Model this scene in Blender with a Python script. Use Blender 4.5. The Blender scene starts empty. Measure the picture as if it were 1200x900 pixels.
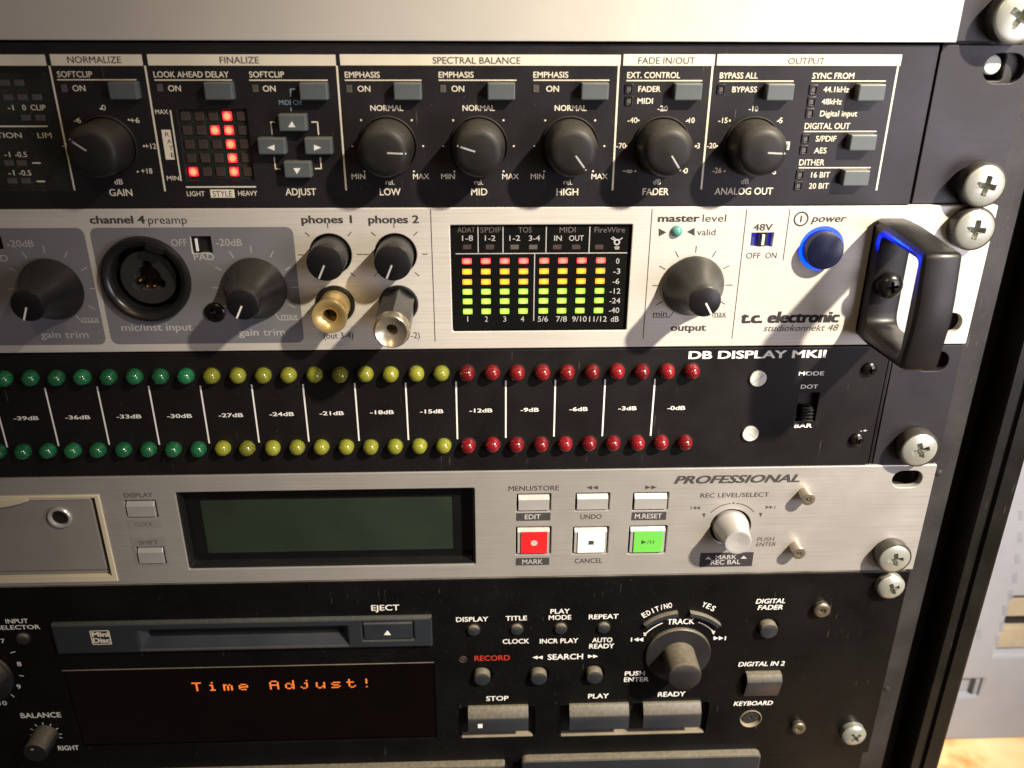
import bpy, math, random
from mathutils import Matrix, Vector
from mathutils.geometry import tessellate_polygon
PI = math.pi
random.seed(4)
S = bpy.context.scene
COL = S.collection
# Panel frame, millimetres: u to the right, v up, d out of the rack.  World = (u, -d, v) / 1000 m.
# ---------------------------------------------------------------- camera
CAM = Vector((-8.327, 98.387, 249.385))
AX = (Vector((0.99935377, 0.00373046, 0.03575099)), Vector((-0.01113569, -0.91353769, 0.40660164)), Vector((0.03417668, -0.40673699, -0.91290579)))
FPX = 1000.0
def world(p): return Vector((p[0], -p[2], p[1])) * 0.001
def at(px, py, d=0.0):
    """point of the plane 'depth d' seen at photo pixel (1200x900)"""
    r = AX[0] * ((px - 600) / FPX) + AX[1] * ((py - 450) / FPX) + AX[2]
    return CAM + r * ((d - CAM.z) / r.z)
cam_data = bpy.data.cameras.new('camera'); cam = bpy.data.objects.new('camera', cam_data); COL.objects.link(cam)
wx, wy, wz = [world(a) * 1000 for a in (AX[0], -AX[1], -AX[2])]
mw = Matrix((wx, wy, wz)).transposed().to_4x4(); mw.translation = world(CAM); cam.matrix_world = mw
cam_data.sensor_width = 36; cam_data.lens = 36 * FPX / 1200
cam_data.clip_start = 0.01; cam_data.clip_end = 20
cam_data.dof.use_dof = True; cam_data.dof.focus_distance = 0.275; cam_data.dof.aperture_fstop = 15
S.camera = cam
# ---------------------------------------------------------------- light
W = bpy.data.worlds.new('World'); S.world = W; W.use_nodes = True
W.node_tree.nodes['Background'].inputs[0].default_value = (1.0, 0.86, 0.70, 1)
W.node_tree.nodes['Background'].inputs[1].default_value = 0.05
S.view_settings.view_transform = 'Standard'; S.view_settings.look = 'None'
S.view_settings.exposure = 0.0; S.view_settings.gamma = 1.0
def aim(o, pos, target):
    o.location = world(pos); o.rotation_euler = (world(target) - world(pos)).to_track_quat('-Z', 'Y').to_euler()
def spot(name, pos, target, watts, radius, size, blend, color):
    l = bpy.data.lights.new(name, 'SPOT'); l.energy = watts; l.shadow_soft_size = radius
    l.spot_size = math.radians(size); l.spot_blend = blend; l.color = color
    o = bpy.data.objects.new(name, l); COL.objects.link(o); aim(o, pos, target)
def area(name, pos, target, watts, sx, sy, color):
    l = bpy.data.lights.new(name, 'AREA'); l.shape = 'RECTANGLE'; l.size = sx; l.size_y = sy; l.energy = watts; l.color = color
    o = bpy.data.objects.new(name, l); COL.objects.link(o); aim(o, pos, target)
spot('key_lamp', (700, 780, 680), (225, 70, 0), 222, 0.025, 30, 1.0, (1.0, 0.88, 0.71))
area('side_window', (370, 20, 330), (140, 20, 0), 1.25, 0.24, 0.24, (0.93, 0.88, 1.0))
area('ceiling_lamp', (-40, 330, 420), (0, 0, 0), 0.30, 0.04, 0.04, (1.0, 0.67, 0.37))
area('table_fill_light', (300, 120, -170), (300, -200, -90), 3.2, 0.10, 0.10, (1.0, 0.90, 0.76))  # unseen fill light, added to brighten the wooden table
# ---------------------------------------------------------------- materials
def newmat(name):
    m = bpy.data.materials.new(name); m.use_nodes = True
    nt = m.node_tree; return m, nt, nt.nodes['Principled BSDF']
def N(nt, t, **kw):
    n = nt.nodes.new(t)
    for k, v in kw.items(): setattr(n, k, v)
    return n
def ramp(nt, fac, stops):
    r = N(nt, 'ShaderNodeValToRGB'); e = r.color_ramp.elements
    e[0].position, e[0].color = stops[0][0], (*stops[0][1], 1); e[1].position, e[1].color = stops[-1][0], (*stops[-1][1], 1)
    for p, c in stops[1:-1]:
        x = e.new(p); x.color = (*c, 1)
    nt.links.new(fac, r.inputs[0]); return r.outputs[0]
def noise(nt, scale, detail=4, stretch=None, rough=0.55):
    tc = N(nt, 'ShaderNodeTexCoord'); n = N(nt, 'ShaderNodeTexNoise')
    n.inputs['Scale'].default_value = scale; n.inputs['Detail'].default_value = detail; n.inputs['Roughness'].default_value = rough
    if stretch:
        mp = N(nt, 'ShaderNodeMapping'); mp.inputs['Scale'].default_value = stretch
        nt.links.new(tc.outputs['Object'], mp.inputs[0]); nt.links.new(mp.outputs[0], n.inputs[0])
    else: nt.links.new(tc.outputs['Object'], n.inputs[0])
    return n.outputs[0]
def mixc(nt, fac, a, b):
    m = N(nt, 'ShaderNodeMix', data_type='RGBA')
    nt.links.new(fac, m.inputs[0])
    for i, v in ((6, a), (7, b)):
        if isinstance(v, tuple): m.inputs[i].default_value = (*v, 1)
        else: nt.links.new(v, m.inputs[i])
    return m.outputs[2]
def surf(name, col, rough=0.5, metal=0.0, var=0.15, bump=0.0, bscale=3000, dust=0.0, dustcol=(0.30, 0.25, 0.18), speck=0.0, coat=0.0, brushed=False, spec=0.5, smudge=0.12):
    m, nt, p = newmat(name)
    lo = tuple(c * (1 - var) for c in col); hi = tuple(min(1, c * (1 + var)) for c in col)
    c = ramp(nt, noise(nt, 60, 5), [(0.3, lo), (0.7, hi)])
    if brushed:
        st = noise(nt, 1, 5, (25, 2600, 25), 0.7)
        c = mixc(nt, ramp(nt, st, [(0.35, (0, 0, 0)), (0.65, (1, 1, 1))]), c, tuple(x * 0.82 for x in col))
    if speck:
        f = ramp(nt, noise(nt, 900, 3, None, 0.8), [(0.67 - 0.05 * speck, (0, 0, 0)), (0.75, (0.55, 0.55, 0.55))])
        c = mixc(nt, f, c, dustcol)
    if speck:
        f = ramp(nt, noise(nt, 1, 2, (1400, 90, 90), 0.5), [(0.69, (0, 0, 0)), (0.73, (0.45, 0.45, 0.45))])
        g_ = ramp(nt, noise(nt, 55, 2), [(0.50, (0, 0, 0)), (0.62, (1, 1, 1))]); mm = N(nt, 'ShaderNodeMath', operation='MULTIPLY'); nt.links.new(f, mm.inputs[0]); nt.links.new(g_, mm.inputs[1])
        c = mixc(nt, mm.outputs[0], c, dustcol)
    if dust:
        g = N(nt, 'ShaderNodeNewGeometry'); sp = N(nt, 'ShaderNodeSeparateXYZ'); nt.links.new(g.outputs['Normal'], sp.inputs[0])
        u = ramp(nt, sp.outputs[2], [(0.08, (0, 0, 0)), (0.65, (1, 1, 1))])
        f = ramp(nt, noise(nt, 700, 6, None, 0.75), [(0.25, (0.35,) * 3), (0.7, (1, 1, 1))])
        mu = N(nt, 'ShaderNodeMath', operation='MULTIPLY'); nt.links.new(u, mu.inputs[0]); nt.links.new(f, mu.inputs[1])
        m2 = N(nt, 'ShaderNodeMath', operation='MULTIPLY'); nt.links.new(mu.outputs[0], m2.inputs[0]); m2.inputs[1].default_value = dust
        c = mixc(nt, m2.outputs[0], c, dustcol)
    nt.links.new(c, p.inputs['Base Color'])
    p.inputs['Metallic'].default_value = metal; p.inputs['Coat Weight'].default_value = coat
    p.inputs['Specular IOR Level'].default_value = spec
    r = ramp(nt, noise(nt, 35, 6, None, 0.65), [(0.3, (max(0.03, rough - smudge),) * 3), (0.7, (min(1, rough + smudge),) * 3)])
    nt.links.new(r, p.inputs['Roughness'])
    if bump or brushed:
        b = N(nt, 'ShaderNodeBump'); b.inputs['Distance'].default_value = 0.00005; b.inputs['Strength'].default_value = bump or 0.25
        nt.links.new(noise(nt, 1, 4, (30, 3500, 30), 0.7) if brushed else noise(nt, bscale, 3), b.inputs['Height'])
        nt.links.new(b.outputs[0], p.inputs['Normal'])
    return m
def glow(name, core, edge, strength, sx=0.0013, sy=0.0013):
    """a lit light-emitting chip: bright in its middle, saturated at its border (object space)"""
    m, nt, p = newmat(name)
    tc = N(nt, 'ShaderNodeTexCoord'); mp = N(nt, 'ShaderNodeMapping'); mp.inputs['Scale'].default_value = (1 / sx, 1 / sy, 0)
    ln = N(nt, 'ShaderNodeVectorMath', operation='LENGTH')
    nt.links.new(tc.outputs['Object'], mp.inputs[0]); nt.links.new(mp.outputs[0], ln.inputs[0])
    c = ramp(nt, ln.outputs['Value'], [(0.45, core), (1.0, edge)])
    p.inputs['Base Color'].default_value = (0.02, 0.02, 0.02, 1)
    nt.links.new(c, p.inputs['Emission Color']); p.inputs['Emission Strength'].default_value = strength
    return m
M = {}
M['ink_cream'] = surf('cream_ink', (0.72, 0.67, 0.54), 0.6, var=0.1)
M['ink_white'] = surf('white_ink', (0.80, 0.79, 0.75), 0.6, var=0.06)
M['ink_dark'] = surf('dark_ink', (0.035, 0.032, 0.036), 0.75, var=0.1, spec=0.15)
M['ink_grey'] = surf('grey_ink', (0.050, 0.046, 0.048), 0.8, var=0.1, spec=0.1)
M['ink_faint'] = surf('faint_grey_ink', (0.22, 0.21, 0.20), 0.6, var=0.1)
M['ink_pale'] = surf('pale_grey_ink', (0.42, 0.41, 0.40), 0.6, var=0.1)
M['ink_dim'] = surf('dim_grey_ink', (0.10, 0.09, 0.085), 0.6, var=0.2)
M['ink_blue'] = surf('pale_blue_ink', (0.20, 0.29, 0.40), 0.6)
M['ink_red'] = surf('red_ink', (0.45, 0.035, 0.02), 0.6)
M['fin_black'] = surf('black_satin_front', (0.012, 0.011, 0.013), 0.42, var=0.2, bump=0.15, speck=0.35, dustcol=(0.14, 0.12, 0.10), spec=0.38)
M['black_paint'] = surf('black_powder_coat', (0.007, 0.006, 0.006), 0.46, var=0.2, bump=0.3, speck=0.3, dustcol=(0.10, 0.09, 0.07), spec=0.3)
M['md_black'] = surf('black_gloss_enamel', (0.004, 0.004, 0.004), 0.36, var=0.3, bump=0.1, speck=0.5, spec=0.2, dustcol=(0.12, 0.10, 0.07))
M['ear_black'] = surf('black_anodised_aluminium', (0.026, 0.024, 0.028), 0.48, metal=0.35, brushed=True)
M['rail'] = surf('scuffed_black_steel', (0.026, 0.024, 0.024), 0.5, var=0.4, bump=0.5, bscale=1500, speck=0.9, dustcol=(0.12, 0.11, 0.10), metal=0.1, spec=0.4)
M['case'] = surf('black_case_edging', (0.007, 0.0065, 0.005), 0.4, var=0.4, bump=0.3, speck=0.6, dustcol=(0.08, 0.07, 0.05), spec=0.3)
M['kon_silver'] = surf('champagne_silver_front', (0.64, 0.61, 0.56), 0.45, metal=0.2, var=0.03, brushed=True, bump=0.06)
M['kon_grey'] = surf('blue_grey_print', (0.165, 0.165, 0.18), 0.5, var=0.05)
M['top_silver'] = surf('pale_silver_front', (0.60, 0.575, 0.52), 0.45, metal=0.25, var=0.02, bump=0.04, smudge=0.05)
M['tas_silver'] = surf('brushed_aluminium', (0.50, 0.48, 0.45), 0.38, metal=0.5, var=0.05, brushed=True, bump=0.2)
M['tas_cream'] = surf('cream_plastic', (0.58, 0.52, 0.38), 0.45, var=0.05)
M['tas_grey'] = surf('grey_painted_door', (0.23, 0.215, 0.195), 0.5, var=0.06, bump=0.2)
M['tas_button'] = surf('silver_plastic', (0.46, 0.45, 0.44), 0.36, metal=0.4, var=0.05)
M['fin_button'] = surf('slate_grey_plastic', (0.085, 0.10, 0.105), 0.5, var=0.08, dust=0.35, bump=0.2)
M['knob'] = surf('dusty_black_knob_plastic', (0.012, 0.012, 0.011), 0.5, var=0.3, dust=0.38, dustcol=(0.15, 0.135, 0.11), bump=0.2, spec=0.3)
M['knob_clean'] = surf('black_knob_plastic', (0.008, 0.008, 0.009), 0.36, var=0.2, spec=0.35, dust=0.22, dustcol=(0.13, 0.12, 0.09), bump=0.15)
M['md_knob'] = surf('dusty_grey_knob_plastic', (0.016, 0.016, 0.017), 0.45, var=0.2, spec=0.35, dust=0.65, dustcol=(0.22, 0.19, 0.13), bump=0.3)
M['md_button'] = surf('charcoal_button_plastic', (0.020, 0.023, 0.028), 0.42, var=0.15, dust=0.62, dustcol=(0.30, 0.26, 0.18), bump=0.15)
M['md_bezel'] = surf('dark_slate_plastic', (0.020, 0.024, 0.030), 0.40, var=0.12, dust=0.35, dustcol=(0.20, 0.19, 0.16))
M['md_slate'] = surf('clean_slate_plastic', (0.022, 0.027, 0.034), 0.4, var=0.15)
M['tan_rim'] = surf('tan_recess_rim', (0.20, 0.17, 0.12), 0.7, var=0.3, bump=0.4)
M['black_hole'] = surf('black_recess', (0.004, 0.004, 0.004), 0.6)
M['gloss_black'] = surf('glossy_black_window', (0.006, 0.006, 0.006), 0.10, var=0.2, smudge=0.06)
M['meter_dirty'] = surf('dirty_meter_window', (0.018, 0.021, 0.018), 0.28, var=0.5, speck=1.6, dustcol=(0.13, 0.12, 0.09))
M['lcd'] = surf('unlit_green_lcd', (0.020, 0.029, 0.020), 0.14, var=0.15, smudge=0.06)
M['vfd'] = surf('dark_red_display_glass', (0.0022, 0.0007, 0.0006), 0.10, var=0.3, smudge=0.06)
M['plastic_black'] = surf('black_plastic', (0.010, 0.010, 0.010), 0.30, var=0.2)
M['socket_grey'] = surf('socket_core_plastic', (0.022, 0.022, 0.021), 0.35)
M['rubber'] = surf('black_handle_plastic', (0.008, 0.0075, 0.0075), 0.42, spec=0.35, var=0.25, bump=0.4, bscale=1200)
M['chrome'] = surf('nickel_plated_steel', (0.40, 0.41, 0.36), 0.36, metal=0.55, var=0.16, bump=0.5, bscale=1200, speck=1.0, dustcol=(0.20, 0.18, 0.13))
M['screw_dark'] = surf('blackened_steel', (0.05, 0.048, 0.045), 0.28, metal=0.9, var=0.2)
M['washer'] = surf('black_plastic_washer', (0.022, 0.020, 0.017), 0.45, dust=0.25, dustcol=(0.15, 0.13, 0.09))
M['hex_steel'] = surf('brassy_hex_steel', (0.46, 0.41, 0.33), 0.32, metal=0.85, var=0.15)
M['dirty_steel'] = surf('tarnished_hex_steel', (0.22, 0.19, 0.14), 0.45, metal=0.8, var=0.3)
M['ring_nickel'] = surf('warm_nickel_ring', (0.56, 0.50, 0.39), 0.28, metal=0.8, var=0.08)
M['gold'] = surf('gold_plating', (0.92, 0.68, 0.30), 0.30, metal=0.75, var=0.05)
M['adapter'] = surf('dark_nickel_hex_body', (0.022, 0.022, 0.019), 0.24, metal=0.35, spec=0.8, var=0.1)
M['pin'] = surf('brass_contact', (0.6, 0.42, 0.2), 0.3, metal=1.0)
M['nylon'] = surf('white_nylon', (0.62, 0.63, 0.56), 0.5, var=0.08)
M['led_off'] = surf('unlit_red_led', (0.055, 0.038, 0.034), 0.3, var=0.2)
M['led_slot'] = surf('unlit_grey_led', (0.085, 0.075, 0.068), 0.35, var=0.2)
M['cap_red'] = surf('red_button_plastic', (0.80, 0.018, 0.022), 0.35, var=0.03)
M['cap_white'] = surf('white_button_plastic', (0.86, 0.85, 0.80), 0.35, var=0.02)
M['cap_green'] = surf('green_button_plastic', (0.13, 0.50, 0.07), 0.35, var=0.03)
M['teal'] = surf('teal_led_lens', (0.09, 0.28, 0.24), 0.25, var=0.05)
def lens_mat(name, col):
    m, nt, p = newmat(name)
    oi = N(nt, 'ShaderNodeObjectInfo')
    c = ramp(nt, oi.outputs['Random'], [(0.0, tuple(x * 0.72 for x in col)), (1.0, tuple(min(1, x * 1.25) for x in col))])
    nt.links.new(c, p.inputs['Base Color']); p.inputs['Roughness'].default_value = 0.22
    p.inputs['Subsurface Weight'].default_value = 0.55; p.inputs['Subsurface Radius'].default_value = (0.0012, 0.0012, 0.0012)
    p.inputs['Subsurface Scale'].default_value = 1.0; p.inputs['Coat Weight'].default_value = 0.6; p.inputs['Coat Roughness'].default_value = 0.08
    return m
M['led_green'] = lens_mat('green_epoxy_lens', (0.012, 0.135, 0.052))
M['led_yellow'] = lens_mat('yellow_epoxy_lens', (0.21, 0.22, 0.022))
M['led_red'] = lens_mat('red_epoxy_lens', (0.17, 0.007, 0.010))
M['lit_red'] = glow('lit_red_chip', (1, 0.17, 0.07), (0.8, 0.0, 0.015), 3.0, 0.0013, 0.0013)
M['bar_red'] = glow('lit_red_segment', (1, 0.19, 0.13), (0.9, 0.0, 0.01), 2.4, 0.0017, 0.00105)
M['bar_yellow'] = glow('lit_yellow_segment', (1, 0.75, 0.03), (0.9, 0.30, 0.0), 1.3, 0.0017, 0.00105)
M['bar_green'] = glow('lit_green_segment', (0.75, 1.0, 0.12), (0.22, 0.65, 0.0), 1.5, 0.0017, 0.00105)
M['vfd_lit'] = glow('lit_amber_dots', (1, 0.20, 0.02), (1, 0.16, 0.01), 1.5, 1, 1)
M['blue_ring'] = glow('lit_blue_ring', (0.0, 0.035, 1.0), (0.0, 0.035, 1.0), 5.0, 1, 1)
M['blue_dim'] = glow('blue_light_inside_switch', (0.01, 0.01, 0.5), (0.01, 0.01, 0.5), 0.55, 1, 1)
# ---------------------------------------------------------------- mesh tools (millimetres)
class MB:
    def __init__(s): s.v = []; s.f = []
    def add(s, vs, fs, off=(0, 0, 0)):
        o = len(s.v); s.v += [(a + off[0], b + off[1], c + off[2]) for a, b, c in vs]; s.f += [tuple(i + o for i in f) for f in fs]; return s
    def map(s, fn): s.v = [fn(*p) for p in s.v]; return s
    def join(s, o, off=(0, 0, 0)): return s.add(o.v, o.f, off)
    def mesh(s, name, mat, smooth=35):
        me = bpy.data.meshes.new(name); me.from_pydata([(a * .001, b * .001, c * .001) for a, b, c in s.v], [], s.f)
        me.materials.append(M[mat] if isinstance(mat, str) else mat); me.update()
        if smooth:
            me.shade_smooth(); me.set_sharp_from_angle(angle=math.radians(smooth))
        return me
def area2(l): return sum(l[i - 1][0] * l[i][1] - l[i][0] * l[i - 1][1] for i in range(len(l)))
def inset(l, b):
    n = len(l); out = []
    for i in range(n):
        p, q, r = Vector(l[i - 1]), Vector(l[i]), Vector(l[(i + 1) % n])
        e1 = (q - p).normalized(); e2 = (r - q).normalized()
        n1 = Vector((-e1.y, e1.x)); n2 = Vector((-e2.y, e2.x)); m = (n1 + n2)
        if m.length < 1e-6: m = n1
        m.normalize(); k = b / max(0.35, m.dot(n1)); out.append((q.x + m.x * k, q.y + m.y * k))
    return out
def plate(loops, z0, z1, b=0.0, back=False):
    """solid sheet between z0 and z1: loops[0] outline, the rest holes; b = bevel of the front edge"""
    loops = [list(l) if (area2(l) > 0) == (i == 0) else list(l)[::-1] for i, l in enumerate(loops)]
    mb = MB(); tops = [inset(l, b) for l in loops] if b else loops
    flat = [Vector((x, y, 0)) for l in tops for x, y in l]
    tris = tessellate_polygon([[Vector((x, y, 0)) for x, y in l] for l in tops])
    fixed = []
    for t in tris:
        a, c, d = (flat[i] for i in t); fixed.append(t if (c - a).cross(d - a).z > 0 else t[::-1])
    if z1 - z0 < 1e-4:
        return mb.add([(p.x, p.y, z1) for p in flat], fixed)
    mb.add([(p.x, p.y, z1) for p in flat], fixed)
    if back: mb.add([(p.x, p.y, z0) for p in flat], [t[::-1] for t in fixed])
    for l, t in zip(loops, tops):
        n = len(l); rings = [[(x, y, z0) for x, y in l], [(x, y, z1 - b) for x, y in l]]
        if b:
            m = inset(l, b * 0.3); rings.append([(x, y, z1 - b * 0.3) for x, y in m]); rings.append([(x, y, z1) for x, y in t])
        vs = [p for r in rings for p in r]
        fs = [(k * n + i, k * n + (i + 1) % n, (k + 1) * n + (i + 1) % n, (k + 1) * n + i) for k in range(len(rings) - 1) for i in range(n)]
        mb.add(vs, fs)
    return mb
def rect(x0, y0, x1, y1, r=0.0, seg=5):
    if r <= 0: return [(x0, y0), (x1, y0), (x1, y1), (x0, y1)]
    out = []
    for cx, cy, a in ((x1 - r, y0 + r, -90), (x1 - r, y1 - r, 0), (x0 + r, y1 - r, 90), (x0 + r, y0 + r, 180)):
        for k in range(seg + 1):
            t = math.radians(a + 90 * k / seg); out.append((cx + r * math.cos(t), cy + r * math.sin(t)))
    return out
def rc(cx, cy, w, h, r=0.0): return rect(cx - w / 2, cy - h / 2, cx + w / 2, cy + h / 2, r)
def circ(cx, cy, r, n=32): return [(cx + r * math.cos(2 * PI * k / n), cy + r * math.sin(2 * PI * k / n)) for k in range(n)]
def lathe(prof, n=40):
    """profile [(radius, z)] from the outside back to the axis in front"""
    mb = MB(); vs = []; fs = []
    for r, z in prof:
        for k in range(n): a = 2 * PI * k / n; vs.append((r * math.cos(a), r * math.sin(a), z))
    for j in range(len(prof) - 1):
        for k in range(n): fs.append((j * n + k, j * n + (k + 1) % n, (j + 1) * n + (k + 1) % n, (j + 1) * n + k))
    return mb.add(vs, fs)
def polar(rin, r, h, dome, depth, side=0.4, n=48, z0=0.0):
    """screw head: driver recess of outline rin(angle), dished by 'depth', domed face"""
    mb = MB(); vs = []; fs = []
    def ring(f, z): vs.extend([(f(2 * PI * k / n) * math.cos(2 * PI * k / n), f(2 * PI * k / n) * math.sin(2 * PI * k / n), z if not callable(z) else z(f(2 * PI * k / n))) for k in range(n)])
    top = lambda q: z0 + h + dome * (1 - (q / r) ** 2)
    ring(lambda a: r, z0); ring(lambda a: r, z0 + h - side * .5); ring(lambda a: r - side * 0.35, z0 + h - side * 0.1)
    for k in (0.93, 0.7, 0.4, 0.15, 0.0): ring(lambda a: rin(a) + (r - side - rin(a)) * k, top)
    ring(lambda a: rin(a) * 0.92, lambda q: z0 + h - depth * 0.55); ring(lambda a: rin(a) * 0.5, z0 + h - depth); ring(lambda a: 0.01, z0 + h - depth * 1.15)
    R = len(vs) // n
    for j in range(R - 1):
        for k in range(n): fs.append((j * n + k, j * n + (k + 1) % n, (j + 1) * n + (k + 1) % n, (j + 1) * n + k))
    return mb.add(vs, fs)
def cross_fn(L, w, rot=0.0):
    def f(a):
        a = (a - rot) % (PI / 2)
        if a > PI / 4: a = PI / 2 - a
        return min(L / math.cos(a), w / max(1e-4, math.sin(a)))
    return f
def hex_fn(R, rot=0.0):
    return lambda a: R * math.cos(PI / 6) / math.cos(((a - rot) % (PI / 3)) - PI / 6)
def line(x0, y0, x1, y1, w, z=0.0):
    dx, dy = x1 - x0, y1 - y0; L = math.hypot(dx, dy); nx, ny = -dy / L * w / 2, dx / L * w / 2
    return MB().add([(x0 - nx, y0 - ny, z), (x1 - nx, y1 - ny, z), (x1 + nx, y1 + ny, z), (x0 + nx, y0 + ny, z)], [(0, 1, 2, 3)])
# ---------------------------------------------------------------- object tools
ORG = {}
def thing(name, label, cat, pos=(0, 0, 0), group=None):
    o = bpy.data.objects.new(name, None); COL.objects.link(o); o.empty_display_size = 0.01
    o.location = world(pos); o.rotation_euler = (PI / 2, 0, 0); ORG[o] = Vector(pos)
    o['label'] = label; o['category'] = cat
    if group: o['group'] = group
    return o
def put(name, mesh, parent, pos=(0, 0, 0), label=None, rot=0.0):
    """a part: its mesh is local to pos (absolute panel coordinates)"""
    o = bpy.data.objects.new(name, mesh); COL.objects.link(o); o.parent = parent
    base = ORG[parent] if parent is not None else Vector((0, 0, 0)); o.location = (Vector(pos) - base) * 0.001; ORG[o] = Vector(pos)
    o.rotation_euler = (0, 0, rot)
    if label: o['label'] = label
    return o
def part(name, mb, mat, parent, pos=(0, 0, 0), label=None, rot=0.0, smooth=35): return put(name, mb.mesh(name, mat, smooth), parent, pos, label, rot)
def one(name, mb, mat, label, cat, pos, group=None, kind=None):
    o = bpy.data.objects.new(name, mb.mesh(name, mat)); COL.objects.link(o); o.location = world(pos); o.rotation_euler = (PI / 2, 0, 0); ORG[o] = Vector(pos)
    if kind: o['kind'] = kind
    else: o['label'] = label; o['category'] = cat
    if group: o['group'] = group
    return o
# ---------------------------------------------------------------- lettering
_tc = {}
def text_geo(s, bold, ital):
    k = (s, bold, ital)
    if k in _tc: return _tc[k]
    cu = bpy.data.curves.new('t', 'FONT'); cu.body = s; cu.size = 1; cu.resolution_u = 3; cu.shear = ital
    o = bpy.data.objects.new('t', cu); me = bpy.data.meshes.new_from_object(o)
    vs = [tuple(v.co) for v in me.vertices]; fs = [tuple(p.vertices) for p in me.polygons]
    bpy.data.meshes.remove(me); bpy.data.objects.remove(o); bpy.data.curves.remove(cu)
    if bold:
        n0 = len(vs); base = list(vs); bf = list(fs); vs = []; fs = []
        for j, (sx, sy) in enumerate(((-1, -.5), (1, .5), (-1, .5), (1, -.5), (0, 0))):
            vs += [(x + sx * bold, y + sy * bold, j * .004) for x, y, z in base]; fs += [tuple(i + j * n0 for i in f) for f in bf]
    xs = [v[0] for v in vs] or [0, 1]; _tc[k] = (vs, fs, min(xs), max(xs)); return _tc[k]
CAPH = max(v[1] for v in text_geo('H', 0, 0)[0])
class Ink:
    """collects flat print of one colour on one unit; flush() makes it a part"""
    def __init__(s, mat, z=0.06): s.mb = MB(); s.mat = mat; s.z = z; s.d = 0.0
    def T(s, t, x0, x1, y, h, bold=0.0, ital=0.0, rot=0.0):
        """text between pixels x0..x1, capital height h pixels, centred on pixel row y"""
        a, b = at(x0, y, s.d), at(x1, y, s.d); hh = abs(at(x0, y - h / 2, s.d).y - at(x0, y + h / 2, s.d).y)
        vs, fs, mn, mx = text_geo(t, bold, ital); k = (b.x - a.x) / (mx - mn); q = hh / (CAPH + bold); cy = (a.y + b.y) / 2
        out = []
        for x, yy, z in vs:
            X = (x - mn) * k - (b.x - a.x) / 2; Y = (yy - CAPH / 2) * q
            if rot: X, Y = X * math.cos(rot) - Y * math.sin(rot), X * math.sin(rot) + Y * math.cos(rot)
            out.append(((a.x + b.x) / 2 + X, cy + Y, s.d + s.z + z))
        s.mb.add(out, fs)
    def L(s, x0, y0, x1, y1, w=0.4):
        a, b = at(x0, y0, s.d), at(x1, y1, s.d)
        if abs(x1 - x0) > 4 * abs(y1 - y0): b.y = a.y = (a.y + b.y) / 2
        s.mb.join(line(a.x, a.y, b.x, b.y, w, s.d + s.z))
    def V(s, x0, y0, x1, y1, w=0.5):
        a, b = at(x0, y0, s.d), at(x1, y1, s.d); m = (a.x + b.x) / 2; s.mb.join(line(m, a.y, m, b.y, w, s.d + s.z))
    def R(s, x0, y0, x1, y1, r=0.0, dz=0.0):
        a, b = at(x0, y0, s.d), at(x1, y1, s.d); s.mb.join(plate([rect(a.x, b.y, b.x, a.y, r)], s.d + s.z + dz, s.d + s.z + dz))
    def P(s, pts, dz=0.0):
        q = [at(x, y, s.d) for x, y in pts]; s.mb.join(plate([[(p.x, p.y) for p in q]], s.d + s.z + dz, s.d + s.z + dz))
    def mmline(s, x0, y0, x1, y1, w): s.mb.join(line(x0, y0, x1, y1, w, s.d + s.z))
    def dot(s, u, v, r): s.mb.join(plate([circ(u, v, r, 10)], s.d + s.z, s.d + s.z))
    def arc(s, cu, cv, r, a0, a1, w, n=16):
        for k in range(n):
            p, q = math.radians(a0 + (a1 - a0) * k / n), math.radians(a0 + (a1 - a0) * (k + 1) / n)
            s.mb.add([(cu + rr * math.sin(t), cv + rr * math.cos(t), s.d + s.z) for rr, t in ((r - w / 2, p), (r - w / 2, q), (r + w / 2, q), (r + w / 2, p))], [(0, 1, 2, 3)])
    def out(s, name, parent, label=None):
        o = part(name, s.mb, s.mat, parent, (0, 0, 0), label, smooth=0)
        if name.endswith(('lettering', 'rule', 'dots', 'logo', 'marks')): o['kind'] = 'stuff'
        return o
def tri(ink, x, y, w, h, kind):
    if kind == 'l': ink.P([(x - w / 2, y), (x + w / 2, y + h / 2), (x + w / 2, y - h / 2)])
    if kind == 'r': ink.P([(x - w / 2, y - h / 2), (x - w / 2, y + h / 2), (x + w / 2, y)])
    if kind == 'u': ink.P([(x - w / 2, y + h / 2), (x + w / 2, y + h / 2), (x, y - h / 2)])
    if kind == 'd': ink.P([(x - w / 2, y - h / 2), (x, y + h / 2), (x + w / 2, y - h / 2)])
LEFT, RIGHT = -336.0, 146.4
def bounds(x0, y0, x1, y1, d=0.0):
    a, b = at(x0, y0, d), at(x1, y1, d); return a.x, b.y, b.x, a.y      # u0 v0 u1 v1
def chassis(parent, v0, v1):
    part('chassis', plate([rect(LEFT + 22, v0 + .6, RIGHT - 24, v1 - .6)], -60, -6.5, 0, True), 'black_paint', parent)
SLOT = lambda u, v, w=10.5, h=6.8: rc(u, v, w, h, h / 2 - .05)
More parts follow.
